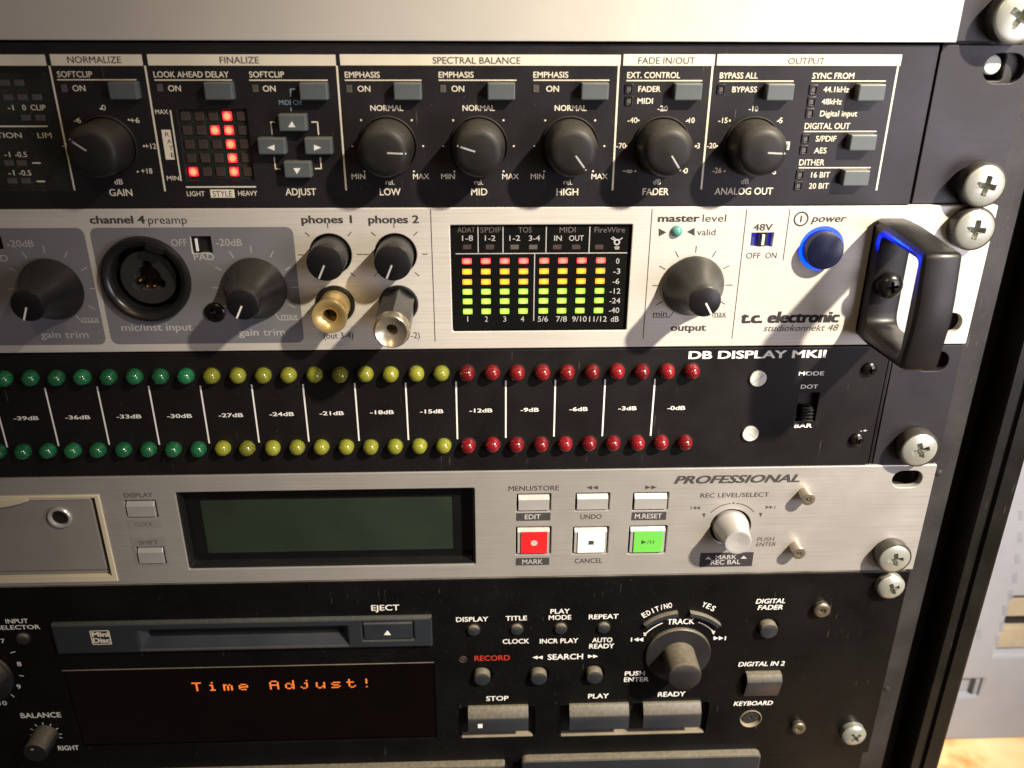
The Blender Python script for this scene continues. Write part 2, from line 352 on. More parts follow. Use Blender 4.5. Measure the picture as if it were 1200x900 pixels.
def rack_screw(px, py, label, washer=True, r=6.0, rot=0.3):
    """pan-head rack screw whose face centre is seen at (px, py)"""
    H = 5.3 if washer else 4.0
    p = at(px, py, H); o = thing('rack_screw', label, 'screw', (p.x, p.y, 0), 'cross-head screws holding the units to the rack rail')
    if washer:
        part('washer', lathe([(r + .35, 0), (r + .55, .5), (r + .55, H - 1.6), (r + .35, H - 1.0), (r - .1, H - .9), (r - .3, H - 1.6)]), 'washer', o, (p.x, p.y, 0))
        part('screw_head', polar(cross_fn(r * .50, r * .145, rot), r - .05, H - .9, .9, 2.0, n=64), 'chrome', o, (p.x, p.y, 0), rot=rot)
    else:
        part('screw_head', polar(cross_fn(r * .52, r * .15, rot), r, H - 1.2, 1.2, 2.0, n=64, side=.7), 'chrome', o, (p.x, p.y, 0), rot=rot)
    return o
# ================================================================ RACK
railr = 155.6
rb = [rect(120, -260, railr, 150)]
def hole_at(px, py, w=9.5, h=9.5, d=-2.2):
    q = at(px, py, d); return rc(q.x, q.y, w, h, 1)
rack = thing('rack_rail', 'dark scuffed steel rail running down the right side behind the unit ears', 'rack rail', (137, -260, -2.2))
holes = [rc(137.3, 88.9 - 44.45 * k - off, 7.5, 7.5, 1) for k in range(-1, 7) for off in (6.35, 22.2, 38.1)]
part('mounting_strip', plate([rect(122, -260, railr, 150)] + holes, -7.0, -4.15, .3, True), 'rail', rack)
part('side_flange', plate([rect(railr - 2.2, -260, railr, 150)], -45, -7.05, 0, True), 'rail', rack)
for k in range(3):
    p = at((1104, 1186, 1042)[k], (558, 158, 812)[k], -2); part('rivet', lathe([(1.3, 0), (1.2, .25), (.6, .5), (.01, .55)], 16), 'rail', rack, (p.x, p.y, -4.15))
case = thing('rack_case', 'black edge of the rack case with ridged moulding along the right side', 'rack case', (170, -260, 0))
part('side_panel', plate([rect(163, -260, 171, 150)], -300, 2, .8, True), 'case', case)
part('edge_moulding', plate([[(0, -4), (0, 3.2), (.6, 4.0), (3.6, 4.2), (4.2, 3.2), (4.8, 3.2), (5.4, 4.6), (10.2, 5.0), (11.2, 4.4), (11.6, 3.0), (12.0, 2.2), (12.2, -4)]], -410, 0, 0, True).map(lambda a, b, c: (161.8 + a, 150 + c, b)), 'case', case)
part('inner_lining', plate([rect(155.4, -260, 161.5, 150)], -60, -8, .5, True), 'black_hole', case)
# ================================================================ TOP UNIT
vt = at(560, 48).y
top = thing('silver_audio_unit', 'bare pale silver unit cropped by the top edge of the photo', 'audio unit', (-95, vt, 0))
e = at(1126, 20, 1.0).x
part('front_panel', plate([rect(LEFT, vt, e, 133)], -2.2, 1.4, .35), 'top_silver', top)
part('rack_ear', plate([rect(e + .4, vt + .2, RIGHT, 133), SLOT(137.3, 95.25), SLOT(137.3, 127)], -2.2, -.6, .2), 'ear_black', top)
chassis(top, vt, 132)
# ================================================================ PROCESSOR WITH RED DIGIT (1U)
v0, v1 = at(560, 242.3).y, at(560, 51).y
fin = thing('black_audio_processor', 'black sound processor with grey buttons, six round knobs and a red lit digit 1', 'audio processor', (-95, v0, 0))
er = at(1103.5, 54).x * .5 + at(1064, 240).x * .5
mx0, my0, mx1, my1 = bounds(207, 128, 298, 211)
part('front_panel', plate([rect(LEFT, v0, er, v1), rect(mx0, my0, mx1, my1)], -2.2, 0, .3), 'fin_black', fin)
part('rack_ear', plate([rect(er + 1.5, v0 + .1, RIGHT, v1 - .1), SLOT(at(1175, 79, -2.6).x, 82.3, 12, 8), SLOT(137.3, 50.8)], -3.9, -1.6, .2), 'ear_black', fin)
part('ear_gap', plate([rect(er - 1, v0 + .2, er + 3, v1 - .2)], -4.1, -3.95), 'black_hole', fin)
chassis(fin, v0, v1)
q = at(1163, 76, -4.6); part('ear_nut', lathe([(2.7, -3), (2.7, 0), (2.3, .4), (.01, .4)], 24), 'nylon', fin, (q.x, q.y, -5), label='pale nut seen through the ear slot')
for a, b in ((-150, 55), (58, 168), (172, 394), (398, 727), (731, 837), (841, 1055)): K = Ink('ink_cream'); K.R(a, 63.5, b, 77); K.out('header_bar', fin)
K = Ink('ink_cream')
for q4 in ((57.5, 77, 88, 223), (168.5, 77, 195, 224), (395.5, 77, 405, 223), (725.5, 77, 717.5, 223), (835.5, 77, 821.5, 222), (1054.5, 77, 1025, 223)): K.V(*q4)
for a, b, y in ((67, 160, 93.5), (181, 272, 93.8), (292, 384, 94), (404, 494, 94), (514, 605, 94), (625, 714, 94), (734, 823, 94.5), (843, 930, 95), (951, 1038, 95), (942, 1027, 154), (936, 1020, 196.5)): K.L(a, y, b, y, .3)
K.V(200, 129, 212, 212, .4); K.L(218, 219, 300, 219, .4); K.L(-20, 148, 56, 148, .4)
for a in ([322, 143, 317.5, 143], [365, 143, 372.5, 143], [329, 198, 323, 198], [369, 197.5, 377, 197.5]): K.L(*a, .35)
for a in ([317.7, 142.5, 318.6, 158], [372.3, 142.5, 373.2, 158], [321.3, 184, 323, 198.3], [375, 184, 377, 198]): K.V(*a, .35)
for a, b in ((38, 48), (43, 53)): K.L(a, 191 if a == 38 else 212.5, b, 191 if a == 38 else 212.5, .4)
K.out('printed_rule', fin)
K = Ink('ink_cream')
t = K.T
t('SOFTCLIP', 67, 108, 87, 7, .012); t('ON', 85, 100, 103.3, 7, .012); t('LOOK AHEAD DELAY', 180, 268, 87.2, 7, .012); t('ON', 197, 212, 103.5, 7, .012)
t('SOFTCLIP', 292, 333, 87.3, 7, .012); t('ON', 308, 323, 103.8, 7, .012)
for x in (404, 514, 625): t('EMPHASIS', x, x + 41, 87.6, 7, .012); t('ON', x + 15, x + 30, 104, 7, .012)
t('EXT. CONTROL', 735, 797, 88, 7, .012); t('FADER', 748, 774, 104.3, 6.6, .012); t('MIDI', 747, 765, 118.3, 6.6, .012)
t('BYPASS ALL', 843.5, 888, 88.5, 7, .012); t('BYPASS', 858, 887, 104.8, 6.6, .008)
t('SYNC FROM', 952, 1001, 88.8, 7, .012); t('44.1kHz', 965, 995, 104.8, 6.6, .008); t('48kHz', 963, 986.5, 119, 6.6, .008); t('Digital input', 961, 1004.5, 133, 6.6, .008)
t('DIGITAL OUT', 943, 996, 147.7, 7, .008); t('S/PDIF', 956, 980, 162.5, 6.6, .008); t('AES', 954, 968.5, 176.3, 6.6, .008)
t('DITHER', 936.5, 966, 190.3, 7, .008); t('16 BIT', 950.5, 972.5, 204.8, 6.4, .008); t('20 BIT', 948, 971, 217.8, 6.4, .008)
t('ADJUST', 334.5, 370.5, 224.8, 8, .012); t('GAIN', 128, 155, 225.5, 8, .012); t('LOW', 445, 469.5, 224.8, 8, .012); t('MID', 552, 571, 224.8, 8, .012); t('HIGH', 652, 677.5, 224.8, 8, .012)
t('FADER', 753, 783.5, 224.5, 8, .012); t('ANALOG OUT', 837.5, 905.5, 224, 8, .008)
t('MAX', 182, 197, 131, 5.2, .01); t('MIN', 195.5, 210, 208.7, 5.2, .01); t('LIGHT', 219, 240, 227, 5.6, .01); t('HEAVY', 279, 301.5, 226.5, 5.6, .01)
for a, b in ((434, 472.5), (542, 580), (650, 687.5)): t('NORMAL', a, b, 126.6, 6.6, .012)
for a, b in ((412, 428), (517, 533), (622, 637.5)): t('MIN', a, b, 206.7, 6.2, .008)
for a, b in ((484, 503), (588.5, 608), (693, 712)): t('MAX', a, b, 206.7, 6.2, .008)
for a in (452, 556, 660.5): t('rel.', a, a + 10, 213.4, 6, .004)
for s_, a, b, y in (('-20', 770.5, 782.5, 127), ('-40', 735.5, 747, 140.8), ('-10', 803.5, 814, 141), ('-70', 722, 733.5, 170.8), ('-3', 814, 820, 170.8), ('0', 801.5, 806, 200), ('-10', 877.5, 888.5, 127.3), ('-15', 842, 852.5, 141),
                    ('-5', 910.5, 917, 141), ('-20', 828.5, 839, 170.6), ('-26', 835, 845.5, 199.6), ('6', 905, 909.5, 201), ('0', 119, 124, 126), ('-6', 86.5, 95, 141), ('+6', 152.5, 163.5, 141), ('-12', 73, 84, 170), ('+12', 170, 183, 171.2), ('+18', 165.5, 178.5, 200.3),
                    ('dB', 765.5, 774.5, 213), ('dB', 868.5, 877.5, 212.5), ('dB', 134, 144, 213), ('-1', 9, 16, 126), ('0', 26, 30.5, 126), ('CLIP', 36, 53.5, 126), ('REDUCTION', -45, 25.5, 158.5), ('LIM', 44, 60.5, 158.5), ('-1', 5, 12, 181), ('-0.5', 17.5, 31.5, 181), ('-1', 10, 17, 202.5), ('-0.5', 22, 36.5, 202.5), ('\u2212\u221e', 730, 741, 200.5)):
    t(s_, a, b, y, 6.2, .008)
K.out('printed_lettering', fin)
K = Ink('ink_grey', .10)
K.T('NORMALIZE', 79, 142, 70, 7.8, .008); K.T('FINALIZE', 257.5, 303.5, 70.4, 7.8, .008); K.T('SPECTRAL BALANCE', 507, 610, 70.8, 7.8, .008); K.T('FADE IN/OUT', 748, 814.5, 71, 7.8, .008); K.T('OUTPUT', 923.5, 966.5, 71.5, 7.8, .008)
K.out('header_lettering', fin)
K = Ink('ink_cream'); K.R(246, 222, 275.5, 231.5); K.out('printed_box', fin); K = Ink('ink_cream')
a, b = at(191, 152), at(203, 187); c_ = (a.x + b.x) / 2; K.mb.join(plate([rect(c_ - 1.25, b.y, c_ + 1.25, a.y)], .06, .06)); K.out('printed_box', fin); K = Ink('ink_cream'); K.R(918, 166, 924.5, 175.5); K.out('printed_box', fin)
K2 = Ink('ink_grey', .10); K2.T('STYLE', 249.5, 272, 226.9, 6.6)
for k, ch in enumerate('RATE'): K2.T(ch, 193.6 + 2.3 * k, 198.6 + 2.3 * k, 157.5 + 8 * k, 5.2)
K2.T('0', 919.4, 923.2, 170.8, 6); K2.out('box_lettering', fin)
K = Ink('ink_blue'); K.L(339.5, 104.5, 347, 104.5, .35); K.V(340, 104, 341, 113, .35); K.T('MIDI CH', 327, 353, 120, 5.6); K.T('1', 340.5, 341.7, 128.2, 4.5); K.out('midi_lettering', fin)
# buttons
bu_w = at(494.5, 107).x - at(460, 107).x
def button(name, px, py, w, h, mat, parent, H=3.2, b=.35, r=.35, base=0.0, label=None):
    p = at(px, py, H); part('button', plate([rc(0, 0, w, h, r)], base, H, b), mat, parent, (p.x, p.y, 0), label); return p
fin_btn = plate([rc(0, 0, bu_w * .93, 4.5, .3)], 0, 3.0, .35).mesh('button', 'fin_button')
def fbtn(px, py):
    p = at(px, py, 3.0); o = put('button', fin_btn, fin, (p.x, p.y, 0)); return o
for px, py in ((143.5, 106.5), (255.5, 107), (367, 107.3), (477.5, 107.3), (587.5, 107.3), (697.5, 107.3), (807, 107.8), (915, 108.2), (1022, 108.8), (1012, 167.5), (1004, 209)): fbtn(px, py)
for px, py, k in ((342.5, 144, 'u'), (318, 171.5, 'l'), (372.7, 171.5, 'r'), (348.5, 199, 'd')):
    o = fbtn(px, py); A = Ink('ink_white', .05); A.d = 3.0; tri(A, px - .5, py + 1.5, 8.5, 7, k); a = A.mb; q = part('arrow_print', a, 'ink_white', o, (0, 0, 0), smooth=0)
# small square indicator lamps
def small_led(px, py, mat, parent, w=1.5, h=1.9, name='indicator_lamp', d=.25):
    p = at(px, py, .2); part(name, plate([rc(0, 0, w, h, .15)], -.5, d, .12), mat, parent, (p.x, p.y, 0))
for px, py in ((75, 103.5), (187, 103), (299, 103.8), (409, 104), (519, 104), (628, 104)): small_led(px, py, 'led_slot', fin, 1.6, 2.0)
hl = plate([rc(0, 0, 2.2, 2.6, .2), rc(.2, -.2, 1.3, 1.7, .2)], 0, .35, .1).mesh('lamp_frame', 'plastic_black')
for px, py in ((737, 104), (737, 118), (845, 104.5), (953, 105), (951, 119), (949, 132.5), (944, 162.5), (942, 175.5), (937.5, 204.5), (935.5, 217.5)):
    small_led(px, py, 'led_slot', fin, 1.2, 1.6, d=.12); p = at(px, py, .2); put('lamp_frame', hl, fin, (p.x, p.y, 0))
# red matrix
mx = part('matrix_window', plate([rect(mx0 - .5, my0 - .5, mx1 + .5, my1 + .5)], -3, -1.3), 'meter_dirty', fin)
dm = -1.2
ca, cb = at(216.5, 136, dm), at(290, 201, dm)
ul = (at(216.5, 136, dm).x + at(227.5, 201, dm).x) / 2; ur = (at(282.5, 136, dm).x + at(290.5, 201, dm).x) / 2
lit = {(0, 3), (1, 2), (1, 3), (2, 3), (3, 3), (4, 3), (4, 0)}
on = plate([rc(0, 0, 2.5, 2.5, .3)], 0, .35, .1); m_on = on.mesh('lit_chip', 'lit_red'); m_off = on.mesh('dark_chip', 'led_off')
for r in range(5):
    for c in range(5):
        k = (r, c) in lit
        put('matrix_lamp', m_on if k else m_off, fin, (ul + (ur - ul) * c / 4, ca.y + (cb.y - ca.y) * r / 4, dm - .05), 'lit red square lamp' if k else None)
# dirty meter on the left
a = bounds(-150, 85, 72, 224)
part('meter_window', plate([rect(a[0], a[1], at(68, 150).x, a[3], .5)], -.2, .03), 'meter_dirty', fin, label='smeared dark meter window')
for px, py in ((5, 97), (22, 97), (9, 114), (26, 114), (43, 114), (30, 138), (47, 138), (10, 191), (25, 191), (14, 212), (30, 212), (-12, 97), (-8, 114)): small_led(px, py, 'led_slot', fin, 2.6, 1.6)
# rotary knobs
pk = lathe([(8.3, 0), (8.3, .7), (8.1, 1.0), (7.9, .8), (7.75, .2), (7.6, .2), (7.5, 2.2), (7.15, 8.6), (6.9, 10.0), (6.4, 11.0), (5.6, 11.6), (4.4, 11.9), (.01, 12.1)], 56).mesh('knob', 'knob')
ptr = MB().add([(1.0, -.21, 12.1), (4.4, -.21, 12.0), (6.1, -.21, 11.35), (6.1, .21, 11.35), (4.4, .21, 12.0), (1.0, .21, 12.1)], [(0, 1, 4, 5), (1, 2, 3, 4)]).mesh('pointer_line', 'ink_pale', 0)
ink = Ink('ink_cream')
for px, ang in ((126.3, 145), (454.5, -3), (561, 163), (667.3, -53), (775, -55), (880.7, -3)):
    p = at(px, 171.2); o = put('knob', pk, fin, (p.x, p.y, 0)); put('pointer_line', ptr, o, (p.x, p.y, 0), rot=math.radians(ang))
    for g in (-135, -90, -45, 0, 45, 90, 135): ink.dot(p.x + 10 * math.sin(math.radians(g)), p.y + 10 * math.cos(math.radians(g)), .28)
ink.out('scale_dots', fin)
# ================================================================ SILVER INTERFACE (1U)
v0, v1 = at(600, 408.6).y, at(600, 242.6).y
kon = thing('silver_audio_interface', 'silver audio interface with lit level display, blue ringed power button and black handle', 'audio interface', (-95, v0, 0))
dx0, dy0, dx1, dy1 = at(529, 330).x, at(560, 388.3).y, at(737.3, 330).x, at(560, 263.8).y
jack = at(172, 327); sw1 = bounds(222.5, 277, 249.5, 297); sw2 = bounds(881, 273, 904.7, 289.5)
pw = at(962.3, 291.3); ph1 = at(387, 298.3); ph2 = at(463.5, 298); j1 = at(392.7, 357); j2 = at(467, 356.5)
sw0 = bounds(-22, 277, 5, 293)
part('front_panel', plate([rect(LEFT, v0 + .1, RIGHT, v1 - .1, .5), rect(dx0, dy0, dx1, dy1, .3), circ(jack.x, jack.y, 12.0, 40), rect(*sw1), rect(*sw2), rect(*sw0), circ(pw.x, pw.y, 6.7), circ(ph1.x, ph1.y, 6.3), circ(ph2.x, ph2.y, 6.3),
      circ(j1.x, j1.y, 5.9), circ(j2.x, j2.y, 5.9), SLOT(at(1107, 384).x, 6.6)], -2.4, 0, .3), 'kon_silver', kon)
chassis(kon, v0, v1)
g0, g1 = at(300, 266).y, at(300, 402).y
gl = (at(108, 300).x + at(123, 380).x) / 2
part('grey_print_area', plate([rect(-215, g1, gl - .8, g0, 2.2), rect(*sw0)], .03, .03), 'kon_grey', kon)
part('grey_print_area', plate([rect(gl + .8, g1, (at(345.5, 290).x + at(355.5, 390).x) / 2, g0, 2.2), circ(jack.x, jack.y, 12.3, 40), rect(*[x + y for x, y in zip(sw1, (-.1, -.1, .1, .1))])], .03, .03), 'kon_grey', kon)
K = Ink('ink_grey'); t = K.T
B = .03
t('channel 4', 105, 170, 257.3, 9.2, B); t('preamp', 173.5, 219, 257.5, 9.2, 0); t('phones 1', 353, 412.5, 257, 9.2, B); t('phones 2', 431.5, 491, 257, 9.2, B)
t('(out 3-4)', 379.5, 414, 393, 7); t('(out 1-2)', 457, 492, 393, 7)
t('master', 771, 820, 255.5, 8.8, B); t('level', 823.5, 851, 255.5, 8.8); t('valid', 817, 838.5, 272, 7.2); t('min', 765.5, 781.5, 367.5, 6.6); t('max', 835, 851, 367.5, 6.6); t('output', 786, 827.5, 383.6, 8, B)
t('48V', 883, 905.5, 266.2, 7.8, .015); t('OFF', 874.5, 891, 299.5, 6.8); t('ON', 897, 910, 299.3, 6.8); t('power', 951, 992, 255.8, 8.5, .015, .2)
t('studiokonnekt 48', 895, 982.5, 384, 7.4, 0.0, .25)
for a in ((504, 245, 510.5, 400), (765, 245, 753, 397), (876, 245, 857, 397), (926, 245, 917.5, 305)): K.V(*a, .22)
tri(K, 776.5, 272.3, 9, 9.5, 'r'); tri(K, 809.5, 271.5, 9, 9.5, 'l')
q = at(938.8, 256.5); K.mb.join(plate([circ(q.x, q.y, 2.25), circ(q.x, q.y, 1.8)], .06, .06)); K.mmline(q.x, q.y - 1.0, q.x, q.y + 1.0, .45)
K.L(764.5, 371.7, 784.5, 371.7, .2); K.L(836, 371.5, 851, 371.5, .2); a, b = at(784.5, 371.7), at(789.5, 365); K.mmline(a.x, a.y, b.x, b.y, .2)
def ticks(ink, c, r0, r1, angs, w=.25):
    for g in angs:
        s, k = math.sin(math.radians(g)), math.cos(math.radians(g)); ink.mmline(c.x + r0 * s, c.y + r0 * k, c.x + r1 * s, c.y + r1 * k, w)
T11 = [-120, -90, -60, -30, 0, 30, 60, 90, 120]
ok = at(811.7, 334.3); ticks(K, ok, 10.2, 12.4, T11)
ticks(K, ph1, 7.9, 9.6, [-90, -45, 0, 45, 90, 135]); ticks(K, ph2, 7.9, 9.6, [-90, -45, 0, 45, 90, 135, -135])
K.out('printed_lettering', kon)
K = Ink('ink_dark'); K.T('t.c. electronic', 868.5, 984, 371.5, 13.5, .055, .12); K.out('maker_logo', kon, 'bold rounded maker lettering on silver')
K = Ink('ink_pale'); t = K.T
k1, k2 = at(61.8, 338.3), at(299.7, 337)
ticks(K, k1, 10.9, 13.1, T11); ticks(K, k2, 10.7, 12.9, T11)
t('-20dB', 8, 39.5, 285.3, 8); t('PAD', -16, 9.5, 302.5, 7.5, .01); t('mic/inst input', 142, 225.5, 383.3, 8.4, .015); t('OFF', 200.5, 219, 284.3, 8); t('-20dB', 253, 283.5, 284, 8); t('PAD', 227, 251, 301, 7.5, .012)
t('gain', 47.5, 71, 392, 8, .02); t('trim', 76, 103.5, 392, 8); t('gain', 279.5, 303, 389.3, 8, .02); t('trim', 308.5, 334, 389, 8); t('max', 96, 116, 373.5, 7); t('max', 329.5, 349, 370, 7)
K.L(96, 377.5, 117, 377.5, .25); K.L(327.5, 374.7, 350, 374.7, .25)
a, b = at(89, 369.5), at(96.2, 377.3); K.mmline(a.x, a.y, b.x, b.y, .25); a, b = at(321.5, 366), at(327.7, 374.6); K.mmline(a.x, a.y, b.x, b.y, .25)
K.out('pale_lettering', kon, 'pale lettering on the grey areas')
# tall flared knobs
tk = lathe([(9.3, .5), (9.5, 1.0), (9.35, 1.5), (8.7, 2.6), (7.2, 5.2), (5.9, 8.2), (5.1, 11.2), (4.85, 13.4), (4.8, 15.2), (4.6, 15.8), (4.1, 16.1), (.01, 16.1)], 64).mesh('flared_knob', 'knob_clean')
tp = line(.4, 0, 4.5, 0, .5, 16.2).mesh('pointer_line', 'ink_white', 0)
for p, ang in ((k1, 248), (k2, 243), (ok, 300)):
    o = put('flared_knob', tk, kon, (p.x, p.y, 0)); put('pointer_line', tp, o, (p.x, p.y, 0), rot=math.radians(ang))
sk = lathe([(5.55, -2), (5.5, 8.6), (5.3, 9.3), (4.8, 9.6), (.01, 9.6)], 56).mesh('phones_knob', 'knob_clean')
sp = line(.6, 0, 5.0, 0, .5, 9.7).mesh('pointer_line', 'ink_pale', 0)
for p, ang in ((ph1, 245), (ph2, 247)):
    part('knob_recess', lathe([(6.3, -.1), (6.25, -2.2), (.01, -2.3)]), 'black_hole', kon, (p.x, p.y, 0))
    o = put('phones_knob', sk, kon, (p.x, p.y, 0)); put('pointer_line', sp, o, (p.x, p.y, 0), rot=math.radians(ang))
for p in (j1, j2): part('socket_nut', lathe([(5.95, -.5), (5.95, .3), (5.7, .6), (5.1, .6), (4.9, .3), (4.8, -6), (.01, -6)]), 'plastic_black', kon, (p.x, p.y, 0))
# combined microphone socket
J = part('microphone_socket', lathe([(13.1, 0), (13.1, 1.3), (12.7, 1.9), (12.0, 2.1), (11.0, 1.7), (10.2, .8), (10.0, -.5), (9.9, -6), (8.6, -6), (8.5, -2.0), (8.3, -1.6)], 64), 'plastic_black', kon, (jack.x, jack.y, 0))
clv = []
for k in range(72):
    a = 2 * PI * k / 72; r = 3.6
    for g in (90, 210, 330):
        d_ = abs((math.degrees(a) - g + 180) % 360 - 180)
        if d_ < 22: r = max(r, 5.2 - .9 * (d_ / 22) ** 2)
    clv.append((r * math.cos(a), r * math.sin(a)))
part('socket_core', plate([circ(0, 0, 8.3, 48), clv], -5, -1.2, .35), 'socket_grey', J, (jack.x, jack.y, 0))
part('socket_floor', plate([circ(0, 0, 8.2)], -9, -8), 'black_hole', J, (jack.x, jack.y, 0))
for g in (200, 250, 290):
    part('contact', lathe([(.75, 0), (.7, 3.0), (.4, 3.6), (.01, 3.8)], 14), 'pin', J, (jack.x + 3.1 * math.cos(math.radians(g)), jack.y + 3.1 * math.sin(math.radians(g)), -5.5))
part('latch_tab', plate([rc(0, 0, 5.5, 2.2, .4)], 1.0, 2.3, .3), 'plastic_black', J, (jack.x + 4.5, jack.y + 9.7, 0), rot=-.35)
p = at(251.5, 366.5, .8); part('panel_screw', polar(cross_fn(1.6, .42, .3), 3.1, .9, .6, .9, n=48), 'screw_dark', kon, (p.x, p.y, 0))
# slide switches
def slide(b4, lever_px, w, back, lab=None):
    u0_, w0, u1_, w1 = b4
    s = part('slide_switch', plate([rect(u0_ - .2, w0 - .2, u1_ + .2, w1 + .2)], -2.2, -1.6), back, kon, (0, 0, 0), lab)
    p = at(lever_px, (276 + 297) / 2 if lever_px < 500 else 281.5, -.6)
    part('slide_block', plate([rc(0, 0, (u1_ - u0_) * .40, (w1 - w0) * .92)], -1.7, -.6, .1), 'plastic_black', s, (p.x, (w0 + w1) / 2, 0))
    part('lever_mark', plate([rc(0, 0, .75 if lever_px > 500 else .6, (w1 - w0) * .72)], -.6, .1, .05), 'ink_white', s, (p.x, (w0 + w1) / 2, 0))
slide(sw1, 231, 0, 'black_hole'); slide(sw2, 893.5, 0, 'blue_dim', 'small slide switch glowing blue inside'); slide(sw0, -5, 0, 'black_hole')
# level display
dd = -1.1
D = part('level_display', plate([rect(dx0 - .4, dy0 - .4, dx1 + .4, dy1 + .4)], -2.2, dd), 'gloss_black', kon)
part('display_surround', plate([rect(dx0 - .3, dy0 - .3, dx1 + .3, dy1 + .3), rect(dx0, dy0, dx1, dy1)], dd, -.3, 0), 'plastic_black', kon)
cols_top = (109, 196.5, 285, 375, 472, 559, 647, 737); cols_bot = (112, 199, 286, 371, 466, 552, 637.5, 725)
rows_ = (303, 352, 400, 446, 491, 538)
seg = plate([rc(0, 0, 2.9, 1.75, .2)], 0, .25, .06)
sm = [seg.mesh('lit_segment', k) for k in ('bar_red', 'bar_yellow', 'bar_yellow', 'bar_green', 'bar_green', 'bar_green')]
for c in range(8):
    u = (at(520 + cols_top[c] / 4, 230 + 303 / 4, dd + .2).x + at(520 + cols_bot[c] / 4, 230 + 538 / 4, dd + .2).x) / 2
    for r in range(6): put('lit_segment', sm[r], D, (u, at(630, 230 + rows_[r] / 4, dd + .2).y, dd - .02), ('red', 'yellow', 'yellow', 'green', 'green', 'green')[r] + ' lit segment')
Z = lambda x, y: (520 + x / 4, 230 + y / 4)
for x in (109, 216, 332, 419, 531, 620, 728):
    p = at(*Z(x, 238), dd); part('status_lamp', plate([rc(0, 0, 2.5, 1.4, .15)], dd - .1, dd + .12, .05), 'led_slot' if 300 < x < 450 else 'led_off', D, (p.x, p.y, 0))
K = Ink('ink_pale', .05); K.d = dd
def zt(ink, s, x0, x1, y, h): ink.T(s, 520 + x0 / 4, 520 + x1 / 4, 230 + y / 4, h)
for s, a, b in (('1-8', 86, 137), ('1-2', 193, 242), ('1-2', 308, 358), ('3-4', 399, 451), ('IN', 518, 553), ('OUT', 588, 656)): zt(K, s, a, b, 196, 6.2)
for s, a, b in (('1', 110.5, 114.5), ('2', 193, 207), ('3', 279, 293), ('4', 361, 377), ('5/6', 441, 488), ('7/8', 527, 577), ('9/10', 602, 670), ('11/12', 682, 764), ('dB', 783, 820)): zt(K, s, a, b, 575, 6.2)
for s, a, b, y in (('0', 808, 823, 303), ('-3', 795, 827, 351), ('-6', 792, 823, 398), ('-12', 778, 828, 444), ('-24', 777, 827, 489), ('-40', 774, 822, 534)): zt(K, s, a, b, y, 6.2)
K.L(534, 296.8, 735, 296.8, .28)
for x in (161, 278, 480, 683): K.V(520 + x / 4, 265, 520 + x / 4, 296, .28)
K.V(520 + 427 / 4, 297, 520 + 421 / 4, 376, .28)
q = at(*Z(812, 215), dd); K.mb.join(plate([circ(q.x, q.y, .95), circ(q.x, q.y, .55)], dd + .05, dd + .05))
for x, y, x2, y2 in ((784, 196, 800, 206), (792, 190, 806, 201), (822, 206, 838, 194), (800, 238, 824, 238), (802, 246, 822, 246)):
    a, b = at(*Z(x, y), dd), at(*Z(x2, y2), dd); K.mmline(a.x, a.y, b.x, b.y, .28)
K.out('display_lettering', D)
K = Ink('ink_dim', .05); K.d = dd
for s, a, b in (('ADAT', 64, 147), ('SPDIF', 172, 268), ('TOS', 350, 412), ('MIDI', 543, 618), ('FireWire', 707, 850)): zt(K, s, a, b, 157, 6.4)
K.out('dim_lettering', D)
p = at(793.5, 271.3, .6); part('valid_lamp', lathe([(1.75, 0), (1.7, .5), (1.3, 1.1), (.7, 1.4), (.01, 1.5)], 28), 'teal', kon, (p.x, p.y, 0))
# power button
M['button_blue'] = surf('dark_blue_button_plastic', (0.005, 0.007, 0.028), 0.35)
P_ = part('power_button', lathe([(5.75, -2), (5.75, 2.8), (5.5, 3.5), (4.7, 3.8), (.01, 3.9)], 48), 'button_blue', kon, (pw.x, pw.y, 0))
part('blue_ring', lathe([(6.68, -.6), (6.66, -.1), (5.8, -.1), (5.78, -1.5)], 48), 'blue_ring', P_, (pw.x, pw.y, 0), 'ring lit bright blue')
l = bpy.data.lights.new('power_button_light', 'SPOT'); l.energy = 0.11; l.color = (0.0, 0.02, 1.0); l.shadow_soft_size = 0.0012; l.spot_size = math.radians(70); l.spot_blend = 0.6
lo = bpy.data.objects.new('power_button_light', l); COL.objects.link(lo); aim(lo, (pw.x + 6.9, pw.y + 1, 1.6), (pw.x + 18, pw.y + 4, 17))
# handle: closed loop standing out from the panel
hu0, hu1 = 109.3, 119.9
def rnd(pts, rr, n=6):
    out = []
    for i, (x, y) in enumerate(pts):
        p, q, r = Vector(pts[i - 1]), Vector((x, y)), Vector(pts[(i + 1) % len(pts)]); e1 = (p - q).normalized(); e2 = (r - q).normalized()
        rad = rr[i] if isinstance(rr, (list, tuple)) else rr
        a, b = q + e1 * rad, q + e2 * rad
        for k in range(n + 1):
            s = k / n; out.append(tuple(a * (1 - s) ** 2 + q * 2 * s * (1 - s) + b * s * s))
    return out
outer = rnd([(3.2, 0.05), (40.3, 0.05), (40.6, 8), (38.6, 33.2), (21, 35.4), (4.2, 32.8), (2.6, 8)], [.5, .5, 4, 2.0, 7, 2.2, 4])
inner = rnd([(8.6, 5.6), (35.8, 5.6), (35.2, 28.6), (8.4, 28.6)], [4, 2, 1.6, 2])
hb = plate([outer, inner], 0, (hu1 - hu0) / 2, 1.9)
hb.join(MB().add([(a, b, -c) for a, b, c in hb.v], [f[::-1] for f in hb.f]))
hb.map(lambda a, b, c: (hu0 + (hu1 - hu0) / 2 + c, a, b))
H_ = part('handle', hb, 'rubber', kon)
p = at(1046, 337, 9.0)
part('handle_screw', polar(cross_fn(1.8, .5, .2), 3.9, 2.6, 1.3, 1.6, side=.9), 'screw_dark', H_, (p.x, p.y, 5.5))
